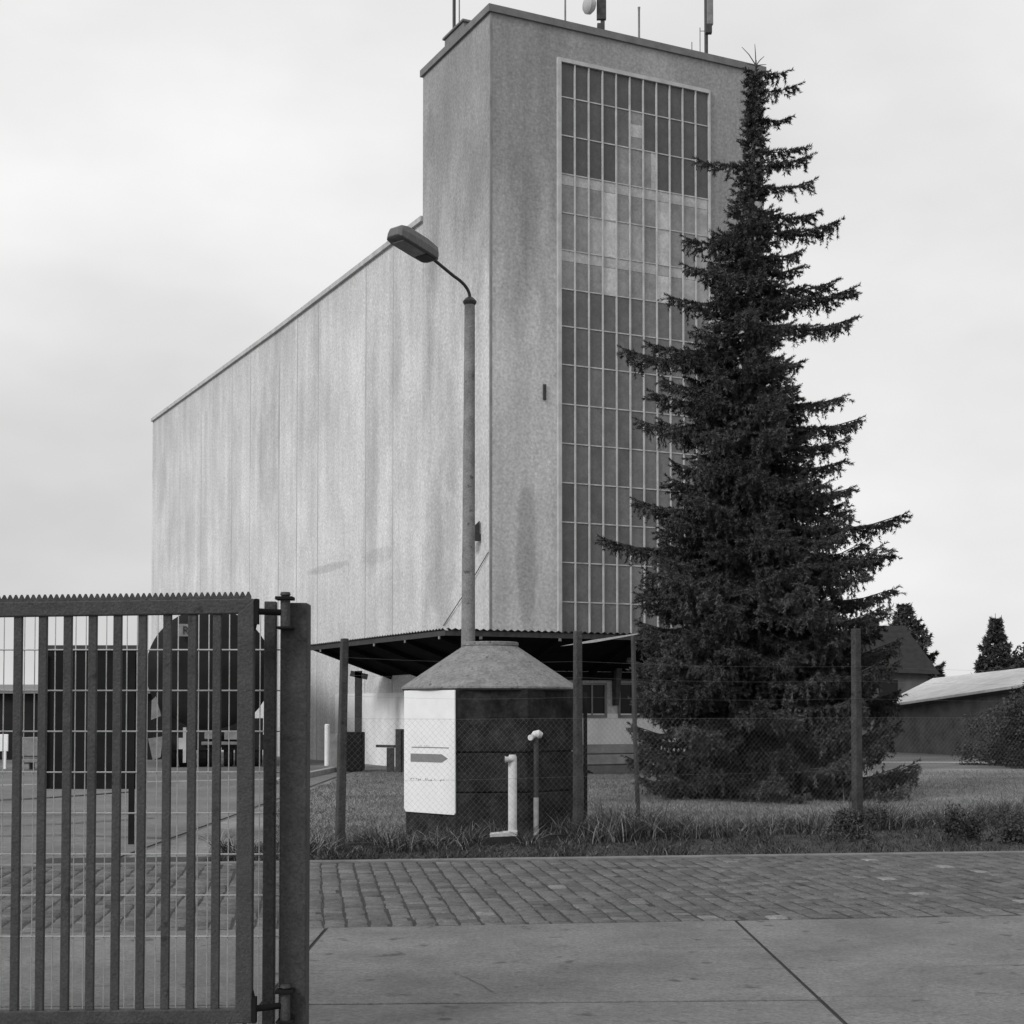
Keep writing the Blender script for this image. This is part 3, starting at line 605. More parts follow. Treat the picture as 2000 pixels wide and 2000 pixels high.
for (x0, y0), (x1, y1) in zip(FPT[:-1], FPT[1:]):
    a0 = Vector((x0, y0, 0)) - fnn * .05; d = Vector((x1 - x0, y1 - y0, 0)); Lf = d.length; d.normalize(); h0, h1 = .06, 1.52; hh_ = h1 - h0; k = -hh_
    while k < Lf:
        for sgn in (1, -1):
            s0, s1 = (k, k + hh_); z0, z1 = (h0, h1) if sgn > 0 else (h1, h0)
            if s0 < 0: z0 += (z1 - z0) * (-s0) / hh_; s0 = 0
            if s1 > Lf: z1 -= (z1 - z0) * (s1 - Lf) / (s1 - s0); s1 = Lf
            if s1 - s0 > .03: b.tube([a0 + d * s0 + Vector((0, 0, z0)), a0 + d * s1 + Vector((0, 0, z1))], .0007, 3, cap=False)
        k += .075
    for z in (h0, .8, h1): b.tube([a0 + d * 0 + Vector((0, .004, z)), a0 + d * Lf / 2 + Vector((0, .004, z - .01)), a0 + d * Lf + Vector((0, .004, z))], .0014, 4)
b.build('mesh', M['galv_old'], fence)
b = MB()
for (x0, y0), (x1, y1) in zip(FPT[:-1], FPT[1:]):
    for z in (1.78, 2.02, 2.22):
        a0, a1 = Vector((x0, y0, z)) - fnn * .06, Vector((x1, y1, z)) - fnn * .06
        b.tube([a0.lerp(a1, t) - Vector((0, 0, .03 * math.sin(math.pi * t))) for t in np.linspace(0, 1, 6)], .0011, 4)
b.build('barbed_wire', M['galv_old'], fence)
b = MB()
for (x0, y0), (x1, y1) in zip(FPT[:-1], FPT[1:]): b.bar(Vector((x0, y0, .05)) - fnn * .16, Vector((x1, y1, .05)) - fnn * .16, .07, .12)
b.build('base_board', mat('base_board_concrete', .035, .35, 4), fence)
b = MB(); x, y = P(1237, 1390, 22.6).x, 22.6; zt_ = P(1237, 1241, 22.6).z; b.tube([(x + .07, y, 0), (x + .02, y, zt_ * .5), (x, y, zt_)], .034, 8)
tag(b.build('steel_post', M['dark_steel'], smooth=True), 'thin dark steel post at the left edge of the big spruce', 'post')
b = MB(); q = P(1143, 1390, 19.6); b.bar((q.x, q.y, .25), (q.x, q.y, 1.85), .05, .05, up=(0, 1, 0)); b.bar((q.x - .02, q.y, 0), (q.x - .02, q.y, .25), .07, .07, up=(0, 1, 0))
tag(b.build('stake', M['board']), 'dark stake close behind the concrete fence post beside the kiosk', 'stake')

# ------------------------------------------------------------ mesh fence, gate post and gate in the foreground
MY = 7.48; SP = MY / F
def mx_(px): return (px - 1000) * SP
fm = thing('mesh_fence_panel', (mx_(521), MY, 0), 'galvanised double-rod mesh fence panel behind the steel gate', 'fence panel')
x_end = mx_(552); b = MB(); zt0 = 2.075
xs = np.arange(x_end - .01, -4.6, -.0508)
for x in xs: b.tube([(x, MY, .02), (x, MY, zt0 + .025)], .0031, 6)
b.build('upright_wire', M['galv'], fm)
b = MB(); z = P(400, 1269.2, MY).z; zs = [z + .2018 * k for k in range(-7, 5)]
for z in zs:
    if z < .02 or z > zt0 + .01: continue
    for s_ in (-1, 1): b.tube([(-4.6, MY + s_ * .006, z), (x_end, MY + s_ * .006, z)], .0036, 6)
b.build('cross_wire', M['galv'], fm)
b = MB(); zp_ = P(530, 1175, MY - .07).z; b.box(mx_(521), mx_(543.5), MY - .09, MY - .035, 0, zp_); b.build('panel_post', M['gate_dark'], fm, bevel=.004)
# gate post
PY = 7.30; sp = PY / F; gx0, gx1 = (547.5 - 1000) * sp, (600 - 1000) * sp; zp_ = P(575, 1177, PY).z
gp = thing('gate_post', ((gx0 + gx1) / 2, PY + .065, 0), 'thick square grey steel post carrying the gate hinges', 'gate post')
b = MB(); b.box(gx0, gx1, PY, PY + .13, -.05, zp_); b.build('post', M['gate_dark'], gp, bevel=.008)
def hinge(yp, name, low):
    c = P(557, yp, PY - .05); hx = c.x; b = MB()
    b.box(hx - .045, hx + .04, PY - .085, PY, c.z + .062, c.z + .078); b.build('hinge_bracket', M['board'], gp, bevel=.003); b = MB(); b.box(hx - .04, hx + .04, PY - .085, PY, c.z - .078, c.z - .066)
    b.build('hinge_bracket', M['board'], gp, bevel=.003)
    b = MB(); b.tube([(hx, PY - .045, c.z - .066), (hx, PY - .045, c.z + .062)], .024, 14); b.tube([(hx, PY - .045, c.z + .074), (hx, PY - .045, c.z + .087), (hx, PY - .045, c.z + .1)], [.012, .026, .022], 12); b.build('hinge_pin', M['gate'], gp, smooth=True)
    return Vector((hx, PY - .045, c.z))
h1 = hinge(1197, 'u', 0); h2 = hinge(1965, 'l', 1)
# gate leaf: sags a little away from its hinges
GY = 7.16; gs = GY / F
def gx(px): return (px - 1000) * gs
def gz(y): return P(300, y, GY).z
XL, XR = -4.55, gx(497); XS = gx(465)
def sag(x, a, b_): return a + (b_ - a) * (x - gx(0)) / (gx(480) - gx(0))      # a at photo left edge, b at x = 480 px
tT = lambda x: sag(x, gz(1176.5), gz(1170)); tB = lambda x: sag(x, gz(1205.5), gz(1199)); bT = lambda x: sag(x, gz(1973.5), gz(1969)); bB = lambda x: sag(x, gz(2001), gz(1997.5))
gate = thing('swing_gate', (XR, GY, 0), 'grey steel swing gate of flat upright bars with a saw-toothed top edge', 'gate')
th = .025
b = MB()
def rail(x0, x1, lo, hi): b.hexa([(x0, GY - th, lo(x0)), (x1, GY - th, lo(x1)), (x1, GY + th, lo(x1)), (x0, GY + th, lo(x0)), (x0, GY - th, hi(x0)), (x1, GY - th, hi(x1)), (x1, GY + th, hi(x1)), (x0, GY + th, hi(x0))])
rail(XL, XR - .001, tB, tT); b.build('frame_rail', M['gate'], gate, bevel=.006)
b = MB(); rail(XL, XR - .001, bB, bT)
b.build('frame_rail', M['gate'], gate, bevel=.006)
b = MB(); b.hexa([(XS, GY - th - .0015, bT(XS)), (XR, GY - th - .0015, bB(XR)), (XR, GY + th + .0015, bB(XR)), (XS, GY + th + .0015, bT(XS)), (XS, GY - th - .0015, tB(XS)), (XR, GY - th - .0015, tT(XR)), (XR, GY + th + .0015, tT(XR)), (XS, GY + th + .0015, tB(XS))])
b.build('hinge_stile', M['gate'], gate, bevel=.006)
first = None
for k in range(-15, 10):
    xb = gx(424 - 48.6 * (9 - k)) if False else gx(424) - .118 * (9 - k)
    if xb < XL + .06: continue
    b = MB(); b.hexa([(xb - .0195, GY - .014, bT(xb) - .002), (xb + .0195, GY - .014, bT(xb) - .002), (xb + .0195, GY + .014, bT(xb) - .002), (xb - .0195, GY + .014, bT(xb) - .002), (xb - .0195, GY - .014, tB(xb) + .002), (xb + .0195, GY - .014, tB(xb) + .002), (xb + .0195, GY + .014, tB(xb) + .002), (xb - .0195, GY + .014, tB(xb) + .002)])
    b.build('bar', M['gate'], gate, bevel=.003)
b = MB(); x = XL; pit = .0276; xe = gx(493)
while x + pit < xe + .02:
    z0, zt_ = tT(x) - .001, tT(x) + .014
    b.prism([(x, GY - .004, z0), (x + pit, GY - .004, tT(x + pit) - .001), (x + pit, GY - .004, zt_), (x + pit * .62, GY - .004, zt_ + .021), (x + pit * .38, GY - .004, zt_ + .021), (x, GY - .004, zt_)], (0, .006, 0))
    x += pit
b.build('saw_tooth_strip', M['gate'], gate)
for h, nm in ((h1, 'upper'), (h2, 'lower')):
    s_ = 1 if nm == 'upper' else -1
    b = MB(); b.tube([(XR - .012, GY + .0, h.z + .002), (h.x - .02, h.y, h.z + .002)], .0155, 12); b.box(XR + .001, XR + .018, GY - .024, GY + .024, h.z - .06, h.z + .06)
    b.prism([(XR + .001, GY - .02, h.z + s_ * .06), (XR + .02, GY - .02, h.z + s_ * .0), (XR + .001, GY - .02, h.z - s_ * .09)], (0, .04, 0)); b.build('hinge_eye', M['board'], gate)

# ------------------------------------------------------------ behind the gate
d = 18.2; bl = P(86, 1262, d); br = P(268, 1541, d); bd = thing('info_board', (P(257, 1600, d).x, d, 0), 'dark back of a large notice board on two legs, seen through the gate', 'board')
b = MB(); b.box(bl.x, br.x, d, d + .05, br.z, bl.z); b.build('board', M['board'], bd, bevel=.006)
b = MB(); b.box(bl.x, br.x, d - .03, d - .002, bl.z - .035, bl.z + .01); b.build('top_batten', M['dark_steel'], bd)
for px in (257.5, 84):
    b = MB(); c = P(px, 1600, d); b.box(c.x - .032, c.x + .032, d - .045, d - .003, 0, bl.z - .1); b.build('leg', M['board'], bd)
TD = 43.5; tc_ = P(409, 1309, TD); tr_ = 121 / F * TD; zb_ = tc_.z - tr_
tk = thing('tank_trailer', (tc_.x, TD, 0), 'dark round tank trailer parked tail towards the gate with a small R plate', 'tank trailer')
tdir = Vector((-.18, 1, 0)).normalized(); tside = Vector((tdir.y, -tdir.x, 0))
b = MB(); n = 48; prof = [(0.0, -.30), (.35, -.28), (.7, -.2), (.93, -.08), (1.0, 0), (1.0, 6.0), (.9, 6.15), (0.0, 6.3)]; vs, fs = [], []
for r, h in prof:
    for k in range(n): a = 2 * math.pi * k / n; vs.append(tc_ + tdir * h + tside * (math.cos(a) * max(r, .001) * tr_) + Vector((0, 0, math.sin(a) * max(r, .001) * tr_)))
for i in range(len(prof) - 1):
    for k in range(n): fs.append((i * n + k, i * n + (k + 1) % n, (i + 1) * n + (k + 1) % n, (i + 1) * n + k))
b.add(vs, fs); b.build('tank', M['tank'], tk, smooth=True)
def T(s, h, z): return tc_ + tdir * h + tside * s + Vector((0, 0, z - tc_.z))
def tz(y): return P(409, y, TD - .4).z
def tx(x): return (P(x, 1400, TD - .4).x - tc_.x)
b = MB(); b.obox(T(tx(353.5), -.36, tz(1231)), tside * (8.8 / F * TD), tdir * .02, Vector((0, 0, 12 / F * TD))); pl = b.build('plate', M['grey_plate'], tk)
# the letter R on the plate
b = MB(); u = 12 / F * TD; c = T(tx(357), -.385, tz(1231))
def seg(x0, z0, x1, z1): b.bar(c + tside * (x0 * u) + Vector((0, 0, z0 * u)), c + tside * (x1 * u) + Vector((0, 0, z1 * u)), .012, .055, up=tdir)
for q in ((-.3, -.62, -.3, .62), (-.3, .6, .12, .55), (.12, .55, .3, .3), (.3, .3, .1, .02), (.1, .02, -.28, 0), (0, 0, .36, -.62)): seg(*q)
b.build('letter', M['board'], pl)
for px in (343, 402, 452, 508):
    b = MB(); c = T(tx(px), .35, .47)
    for (o_, w_) in ((-.16, .28), (.16, .28)): b.tube([c + tside * (o_ - w_ / 2), c + tside * (o_ - w_ / 2 + .04), c + tside * (o_ + w_ / 2 - .04), c + tside * (o_ + w_ / 2)], [.40, .47, .47, .40], 20)
    b.build('wheel', M['rubber'], tk)
    b = MB(); b.obox(T(tx(px), -.16, .72), tside * .36, tdir * .02, Vector((0, 0, .22))); b.build('mud_flap', M['rubber'], tk)
b = MB(); b.obox(T(0, .3, zb_ - .02), tside * (tr_ * .86), tdir * .35, Vector((0, 0, .42))); b.obox(T(0, 2.5, zb_ - .1), tside * .5, tdir * 2.6, Vector((0, 0, .16))); b.build('chassis', M['rubber'], tk)
b = MB(); b.obox(T(tx(410), -.3, tz(1437)), tside * .22, tdir * .06, Vector((0, 0, .1))); b.obox(T(tx(448), -.3, tz(1437)), tside * .22, tdir * .06, Vector((0, 0, .12))); b.obox(T(tx(430), -.27, tz(1452)), tside * .6, tdir * .05, Vector((0, 0, .05))); b.build('rear_light_bar', M['grey_plate'], tk, bevel=.02)
b = MB(); b.obox(T(tx(357), -.4, tz(1455)), tside * .045, tdir * .04, Vector((0, 0, .5))); b.obox(T(tx(352), -.36, tz(1452)), tside * .1, tdir * .04, Vector((0, 0, .16))); b.build('hose_stand', M['coping_light'], tk)
b = MB(); b.prism([T(tx(288), -.5, tz(1442)), T(tx(316), -.5, tz(1438)), T(tx(312), -.5, tz(1478)), T(tx(297), -.5, tz(1484))], tdir * .3)
b.build('mudguard', M['grey_plate'], tk); b = MB(); b.prism([T(tx(294), -.42, tz(1368)), T(tx(302), -.42, tz(1360)), T(tx(312), -.42, tz(1398)), T(tx(293), -.42, tz(1406))], tdir * .1); b.build('mudguard', M['grey_plate'], tk)
# low dark shed and stacked stuff at the far left
sd0, sd1 = P(-160, 1348, 50), P(300, 1352, 50)
sh = thing('low_shed', (sd0.x, 50, 0), 'long low dark shed behind the yard, seen through the left of the gate', 'shed')
b = MB(); b.box(sd0.x, sd1.x, 50, 56, 0, sd0.z - .1); b.build('wall', M['tank'], sh)
b = MB(); b.hexa([(sd0.x - .2, 49.7, sd0.z - .1), (sd1.x + .2, 49.7, sd0.z - .1), (sd1.x + .2, 56.3, sd0.z + .2), (sd0.x - .2, 56.3, sd0.z + .2), (sd0.x - .2, 49.7, sd0.z), (sd1.x + .2, 49.7, sd0.z), (sd1.x + .2, 56.3, sd0.z + .3), (sd0.x - .2, 56.3, sd0.z + .3)]); b.build('roof', M['coping'], sh)
q = P(0, 1450, 42); b = MB(); b.box(q.x - .5, q.x + .22, 42, 42.06, .5, P(0, 1434, 42).z); b.box(q.x - .45, q.x - .38, 42.0, 42.07, 0, .5); b.box(q.x + .1, q.x + .17, 42.0, 42.07, 0, .5)
tag(b.build('white_sign_panel', M['white_wall'], bevel=.01), 'pale panel on short legs at the far left edge behind the gate', 'panel')
q = P(60, 1450, 41.5); b = MB()
b.box(q.x - .26, q.x + .4, 41.5, 42.1, .38, P(60, 1440, 41.5).z); b.box(q.x - .22, q.x + .36, 41.55, 42.05, .3, .38); b.box(q.x - .26, q.x + .4, 41.5, 42.1, .2, .3); b.box(q.x - .2, q.x - .05, 41.55, 42.05, 0, .2); b.box(q.x + .2, q.x + .34, 41.55, 42.05, 0, .2)
tag(b.build('concrete_block_stack', M['grey_plate'], bevel=.02), 'grey block on a pallet right of the pale panel, behind the gate', 'block stack')

# things under the left of the canopy
q = P(684, 1390, 40.0); w_ = 24 / F * 40
cab = thing('dark_cabinet', (q.x, 40, 0), 'black metal cabinet under the canopy against the white wall', 'cabinet')
zt_ = P(684, 1430, 40).z; b = MB(); b.box(q.x - w_, q.x + w_, 40, 40.7, .03, zt_); b.build('body', M['board'], cab, bevel=.02)
b = MB(); b.box(q.x - w_ * .92, q.x + w_ * .92, 39.985, 39.999, zt_ * .72, zt_ * .95); b.build('door', M['tank'], cab)
b = MB(); b.box(q.x - w_ - .22, q.x - w_ - .01, 40.1, 40.5, .02, zt_ - .06); b.build('side_box', M['grey_plate'], cab, bevel=.02)
q = P(782, 1390, 39.6); b = MB(); zt_ = P(782, 1424, 39.6).z; b.box(q.x - .13, q.x + .02, 39.6, 39.75, 0, zt_); b.box(q.x + .022, q.x + .13, 39.64, 39.75, 0, zt_)
tag(b.build('steel_bollard', mat('bollard_steel', .06, .3, 4), bevel=.01), 'square dark steel bollard just left of the white arrow panel', 'bollard')
q2 = P(737, 1457, 40.2); b = MB(); b.bar((q2.x - .02, 40.2, q2.z), (q.x - .15, 39.75, q2.z), .06, .07); b.bar((q.x - .27, 39.8, 0), (q.x - .27, 39.8, q2.z - .04), .2, .12, up=(0, 1, 0))
tag(b.build('barrier_rail', M['dark_steel']), 'low dark rail between the black cabinet and the steel bollard', 'rail')
q = P(639, 1390, 44.5); b = MB(); zt_ = P(639, 1414, 44.5).z; b.tube([(q.x, 44.5, 0), (q.x, 44.5, zt_ - .03), (q.x, 44.5, zt_)], [.075, .075, .05], 12)
tag(b.build('white_bollard', M['white_wall'], smooth=True), 'thin white round bollard left of the first concrete fence post', 'bollard')

# ------------------------------------------------------------ vegetation
def sprigs(A, Dv, Ln, per, nl, nw, r, tone):
    """needle-clad shoots: A base points, Dv unit directions, Ln lengths -> many small needle clumps as triangles"""
    n = len(A); t = r.random((n, per)); ang = r.random((n, per)) * 2 * np.pi
    ref = np.where(np.abs(Dv[:, 2:3]) < .9, np.array([[0, 0, 1.0]]), np.array([[1.0, 0, 0]]))
    u = np.cross(Dv, ref); u /= np.linalg.norm(u, axis=1, keepdims=True); w = np.cross(Dv, u)
    base = A[:, None, :] + Dv[:, None, :] * (t * Ln[:, None])[..., None]
    rad = u[:, None, :] * np.cos(ang)[..., None] + w[:, None, :] * np.sin(ang)[..., None]
    out = rad * .8 + Dv[:, None, :] * .75; out /= np.linalg.norm(out, axis=2, keepdims=True)
    ln = nl * r.uniform(.7, 1.25, (n, per))[..., None]; side = np.cross(out, rad); side /= np.maximum(np.linalg.norm(side, axis=2, keepdims=True), 1e-6)
    tw = r.random((n, per)) * np.pi; nrm = np.cross(out, side)
    s2 = side * np.cos(tw)[..., None] + nrm * np.sin(tw)[..., None]
    a = base - s2 * nw / 2; b_ = base + s2 * nw / 2; c = base + out * ln
    V = np.stack([a, b_, c], axis=2).reshape(-1, 3); Fc = np.arange(len(V)).reshape(-1, 3)
    tn = np.repeat(np.repeat(tone, per) * r.uniform(.75, 1.25, n * per), 3)
    return V, Fc, tn
def spruce(name, base, h, axis_x, prof, tips, label, seed, dens=1.0, per=30, nl=.066, nw=.021, group=None, step=.235, z0=.12, lean=0.0):
    """base point; h height; prof(z) -> (left, right) reach; tips: extra long limbs (side reach, z, side)"""
    r = np.random.default_rng(seed); t_ = thing(name, base, label, 'spruce tree', group); bx = np.array(base)
    ax = lambda z: np.array([bx[0] + axis_x(z), bx[1], z])
    mb = MB(); zs = np.linspace(-.1, h, 12); mb.tube([ax(z) for z in zs], [max(.015, (h - z) * .0155 + .012) for z in zs], 10)
    limbs = []
    z = z0
    while z < h - .25:
        f = z / h; nb = int(r.integers(6, 9)) if f < .75 else int(r.integers(3, 6)); off = r.random() * 6.28
        for k in range(nb):
            phi = off + 2 * np.pi * k / nb + r.normal(0, .25); lp, rp_ = prof(z); s = (np.cos(phi) + 1) / 2
            ln = (lp * (1 - s) + rp_ * s) * r.uniform(.8 if f < .36 else .6, 1.04)
            limbs.append((z + r.uniform(-.05, .05), phi, max(.12, ln), None))
        z += step * r.uniform(.8, 1.2) * (.62 if f > .74 else 1.0 if f > .6 else .92)
    for (reach, zt, side) in tips: limbs.append((zt, (0 if side > 0 else np.pi) + r.normal(0, .12), reach, 1))
    A, Dv, Ln, Tn = [], [], [], []
    for (z, phi, ln, ex) in limbs:
        f = z / h; dh = np.array([np.cos(phi), np.sin(phi), 0]); sd_ = np.array([-np.sin(phi), np.cos(phi), 0])
        drop = .30 * (1 - f) + .06 + r.uniform(-.05, .05); up = .08 + .09 * r.random()
        if ex: drop = .10 * (1 - f) + .03; up = .11
        zs0 = z + ln * (drop - up * .6) if ex else z + ln * .18
        cz = lambda t: zs0 + ln * (-drop * np.sin(t * 1.9) * 1.05 + up * t ** 3)
        pt = lambda t: ax(min(zs0, h - .05)) * np.array([1, 1, 0]) + dh * ln * t + sd_ * (.05 * ln * np.sin(t * 3 + phi)) + np.array([0, 0, cz(t)])
        ts = np.linspace(0, 1, 6); mb.tube([pt(t) for t in ts], [max(.006, .013 * ln ** .6 * (1 - .8 * t) + .004) for t in ts], 5, cap=False)
        tone = r.uniform(.6, 1.55)
        nt_ = max(4, int(ln / .052 * dens)); sc = min(1.0, .35 + ln * .4)
        for j in range(nt_):
            t = .12 + .88 * (j + r.random()) / nt_; p = pt(t)
            tw = (.13 + .56 * min(ln, 2.2) / 2.2 * (1 - t) ** .55) * (1 if f < .82 else .7) * r.uniform(.7, 1.25); s = 1 if j % 2 else -1
            dv = dh * r.uniform(.45, .9) + sd_ * s * r.uniform(.5, 1.0) + np.array([0, 0, r.uniform(-.28, .02)]); dv /= np.linalg.norm(dv)
            A.append(p); Dv.append(dv); Ln.append(tw); Tn.append(tone)
            m = max(1, int(tw / .095 * dens))                          # hanging and side shoots on the twig
            for q in range(m):
                u = (q + r.random()) / m; a2 = p + dv * tw * u; hang = r.random() < .42
                d2 = (np.array([r.normal(0, .25), r.normal(0, .25), -1.0]) if hang else dv * .6 + sd_ * r.normal(0, .7) + dh * .3 + np.array([0, 0, r.uniform(-.3, .25)])); d2 /= np.linalg.norm(d2)
                A.append(a2); Dv.append(d2); Ln.append((.08 + .15 * sc * r.random()) * (1.25 if hang else .95)); Tn.append(tone * r.uniform(.85, 1.1))
        tip = pt(1.0); dt = (pt(1.0) - pt(.9)); dt /= np.linalg.norm(dt); A.append(tip); Dv.append(dt); Ln.append(.16); Tn.append(tone)
    mb.build('trunk', M['bark'], t_)
    V, Fc, tn = sprigs(np.array(A), np.array(Dv), np.array(Ln), per, nl, nw, r, np.array(Tn))
    print(name, len(limbs), len(A), len(V) // 3)
    raw('crown', V, Fc, M['needle'], t_, tone=tn)
    return t_
SD = 28.6; sxx = P(1480, 1390, SD).x; pxm = SD / F
zpx = lambda y: P(1480, y, SD).z
bodyR = [(128, 8), (180, 22), (230, 28), (330, 26), (400, 34), (450, 50), (530, 66), (600, 110), (680, 95), (760, 130), (850, 172), (960, 178), (1050, 215), (1150, 240), (1250, 242), (1400, 258), (1500, 275), (1560, 285)]
bodyL = [(128, 6), (180, 18), (230, 24), (330, 32), (400, 55), (470, 90), (530, 112), (600, 140), (680, 162), (760, 176), (830, 192), (900, 186), (1000, 212), (1080, 215), (1200, 212), (1300, 228), (1400, 240), (1500, 246), (1560, 250)]
zR = [zpx(y) for y, _ in bodyR][::-1]; wR = [w for _, w in bodyR][::-1]; zL = [zpx(y) for y, _ in bodyL][::-1]; wL = [w for _, w in bodyL][::-1]
prof = lambda z: (max(.06, float(np.interp(z, zL, wL)) * pxm * (1.03 if z < 4.6 else .95 if z < 8 else .78) - .05), max(.08, float(np.interp(z, zR, wR)) * pxm * (1.13 if z < 4.6 else 1.03 if z < 6 else .87) - .05))
TR = [(1540, 142), (1562, 176), (1548, 232), (1585, 290), (1540, 320), (1594, 314), (1597, 364), (1613, 417), (1650, 450), (1577, 498), (1576, 530), (1644, 563), (1684, 583), (1687, 633), (1587, 709), (1672, 781), (1705, 826), (1669, 868), (1676, 905), (1687, 961), (1671, 990), (1780, 1025), (1764, 1092), (1759, 1166), (1742, 1373), (1747, 1456), (1786, 1520), (1735, 1240), (1745, 1300)]
TL = [(1372, 319), (1352, 473), (1355, 521), (1326, 583), (1284, 673), (1231, 693), (1286, 781), (1260, 832), (1257, 987), (1190, 1060), (1278, 1153), (1263, 1234), (1255, 1262), (1225, 1494), (1250, 1530), (1245, 1380)]
tips = [((x - 1481) * pxm * .97, zpx(y), 1) for x, y in TR] + [((1481 - x) * pxm * .97, zpx(y), -1) for x, y in TL]
axx = lambda z: -.18 * math.sin(min(1, z / 13.7) * 3.0) * 1.0 + .06 * z / 13.7
big = spruce('spruce_tree', (sxx, SD, 0), zpx(118), axx, prof, tips, 'big dark ragged spruce tree standing before the right half of the silo tower', 3)
b = MB(); tp = Vector((sxx + axx(zpx(125)), SD, zpx(128)))
for dx, dz in ((-.27, .36), (-.02, .42), (.16, .18), (-.2, .04), (.2, .02)): b.tube([tp, tp + Vector((dx * .5, 0, dz * .6)), tp + Vector((dx, 0, dz))], [.012, .009, .005], 5)
b.build('bare_twig', M['bark'], big)
def far_spruce(px, ytop, yref, half, d, label, seed):
    x = P(px, 1390, d).x; top_z = P(px, ytop, d).z; zr = P(px, yref, d).z; hw = half / F * d
    pf = lambda z: ((top_z - z) / (top_z - zr) * hw + .1,) * 2
    spruce('spruce_tree', (x, d, 0), top_z, lambda z: 0.0, pf, [], label, seed, dens=.6, per=11, nl=.26, nw=.11, group='distant spruces', step=.34, z0=.8)
far_spruce(1768, 1178, 1312, 78, 92, 'distant spruce behind the dark-roofed house', 11)
far_spruce(1946, 1198, 1306, 34, 92, 'distant spruce standing alone above the pale shed roof', 12)
def leafy(name, c, rad, n, size, label, cat, seed, trunk=True, parts=14):
    r = np.random.default_rng(seed); t_ = thing(name, (c[0], c[1], 0), label, cat)
    cl = r.normal(0, .42, (parts, 3)); cl /= np.maximum(1, np.linalg.norm(cl, axis=1, keepdims=True) / .8); cs = r.uniform(.28, .5, parts)
    k = r.integers(0, parts, n); v = r.normal(0, 1, (n, 3)); v /= np.linalg.norm(v, axis=1, keepdims=True); v *= (r.random((n, 1)) ** .4)
    p = (cl[k] + v * cs[k][:, None]) * np.array(rad) + np.array(c); p[:, 2] = np.maximum(p[:, 2], .03)
    d1 = r.normal(0, 1, (n, 3)); d1 /= np.linalg.norm(d1, axis=1, keepdims=True); d2 = np.cross(d1, r.normal(0, 1, (n, 3))); d2 /= np.linalg.norm(d2, axis=1, keepdims=True)
    s = size * r.uniform(.6, 1.3, (n, 1)); V = np.stack([p - d1 * s, p - d2 * s * .5, p + d1 * s, p + d2 * s * .5], axis=1).reshape(-1, 3)
    raw('foliage', V, np.arange(4 * n).reshape(-1, 4), M['leaf'], t_, tone=np.repeat((r.uniform(.6, 1.3, parts)[k]) * r.uniform(.8, 1.2, n), 4))
    b = MB()
    for q in range(5 if not trunk else 4):
        e_ = cl[q] * np.array(rad) * .8 + np.array(c); b.tube([(c[0] + (q - 2) * .06, c[1], 0), ((c[0] + e_[0]) / 2, (c[1] + e_[1]) / 2, e_[2] * .55), tuple(e_)], [.05, .03, .01] if not trunk else [.14, .08, .03], 6)
    b.build('stem' if not trunk else 'trunk', M['bark'], t_)
c = P(2040, 1290, 95); leafy('broadleaf_tree', (c.x, 95, c.z - 1.2), (2.6, 2.4, 2.6), 5000, .16, 'grey round-crowned broadleaf tree at the right edge, right of the lone spruce', 'tree', 21)
c = P(2055, 1400, 43); leafy('bush', (c.x, 43, .95), (1.9, 1.3, 1.4), 26000, .048, 'dark rambling bush before the shed wall at the right edge', 'bush', 22, trunk=False, parts=26)
c = P(1975, 1400, 44); leafy('bush', (c.x, 45.2, .6), (1.2, .9, 1.0), 7000, .04, 'paler thin bush leaning on the shed wall, left of the dark bush', 'bush', 23, trunk=False, parts=26)

for (px, py, rd, ht, nn, lb, sd_) in ((1692, 1648, .46, .30, 2600, 'dark bushy weed clump at the foot of the right-hand concrete fence post', 31), (1885, 1652, .34, .34, 1800, 'dark weed clump left of another near the right edge of the verge', 32), (1975, 1652, .40, .26, 1800, 'low dark weed clump nearest the right edge of the verge', 33)):
    q = G(px, py); leafy('weed_clump', (q.x, q.y + .25, ht * .55), (rd, .3, ht), nn, .022, lb, 'weeds', sd_, trunk=False, parts=12)
# grass
def blades(name, pos, h, w, lean, tone, r, kind='stuff', seg=3):
    n = len(pos); ang = r.random(n) * 2 * np.pi; la = r.random(n) * 2 * np.pi
    sx_ = np.stack([np.cos(ang), np.sin(ang), np.zeros(n)], 1); ld = np.stack([np.cos(la), np.sin(la), np.zeros(n)], 1)
    rows = []
    for k in range(seg + 1):
        t = k / seg; c = pos + ld * (lean * h * t ** 2)[:, None] + np.array([0, 0, 1]) * (h * (t - .25 * lean * t ** 2))[:, None]
        ww = (w * (1 - t) ** .7 + .0008)[:, None] / 2; rows += [c - sx_ * ww, c + sx_ * ww]
    V = np.stack(rows, 1).reshape(-1, 3); m = 2 * (seg + 1); q = []
    for k in range(seg): q.append(np.stack([np.arange(n) * m + 2 * k, np.arange(n) * m + 2 * k + 1, np.arange(n) * m + 2 * k + 3, np.arange(n) * m + 2 * k + 2], 1))
    o = raw(name, V, np.concatenate(q), M['blade'], tone=np.repeat(tone, m)); structure(o, kind)
    o['label'] = 'grass'; return o
r = np.random.default_rng(5)
def fence_pt(n, s0, s1, o0, o1):
    s = r.uniform(s0, s1, n); o = r.uniform(o0, o1, n); a = np.array([FPT[0][0], FPT[0][1], 0.0]); f = np.array(fd); q = np.array(fnn)
    return a + s[:, None] * f + o[:, None] * q, s
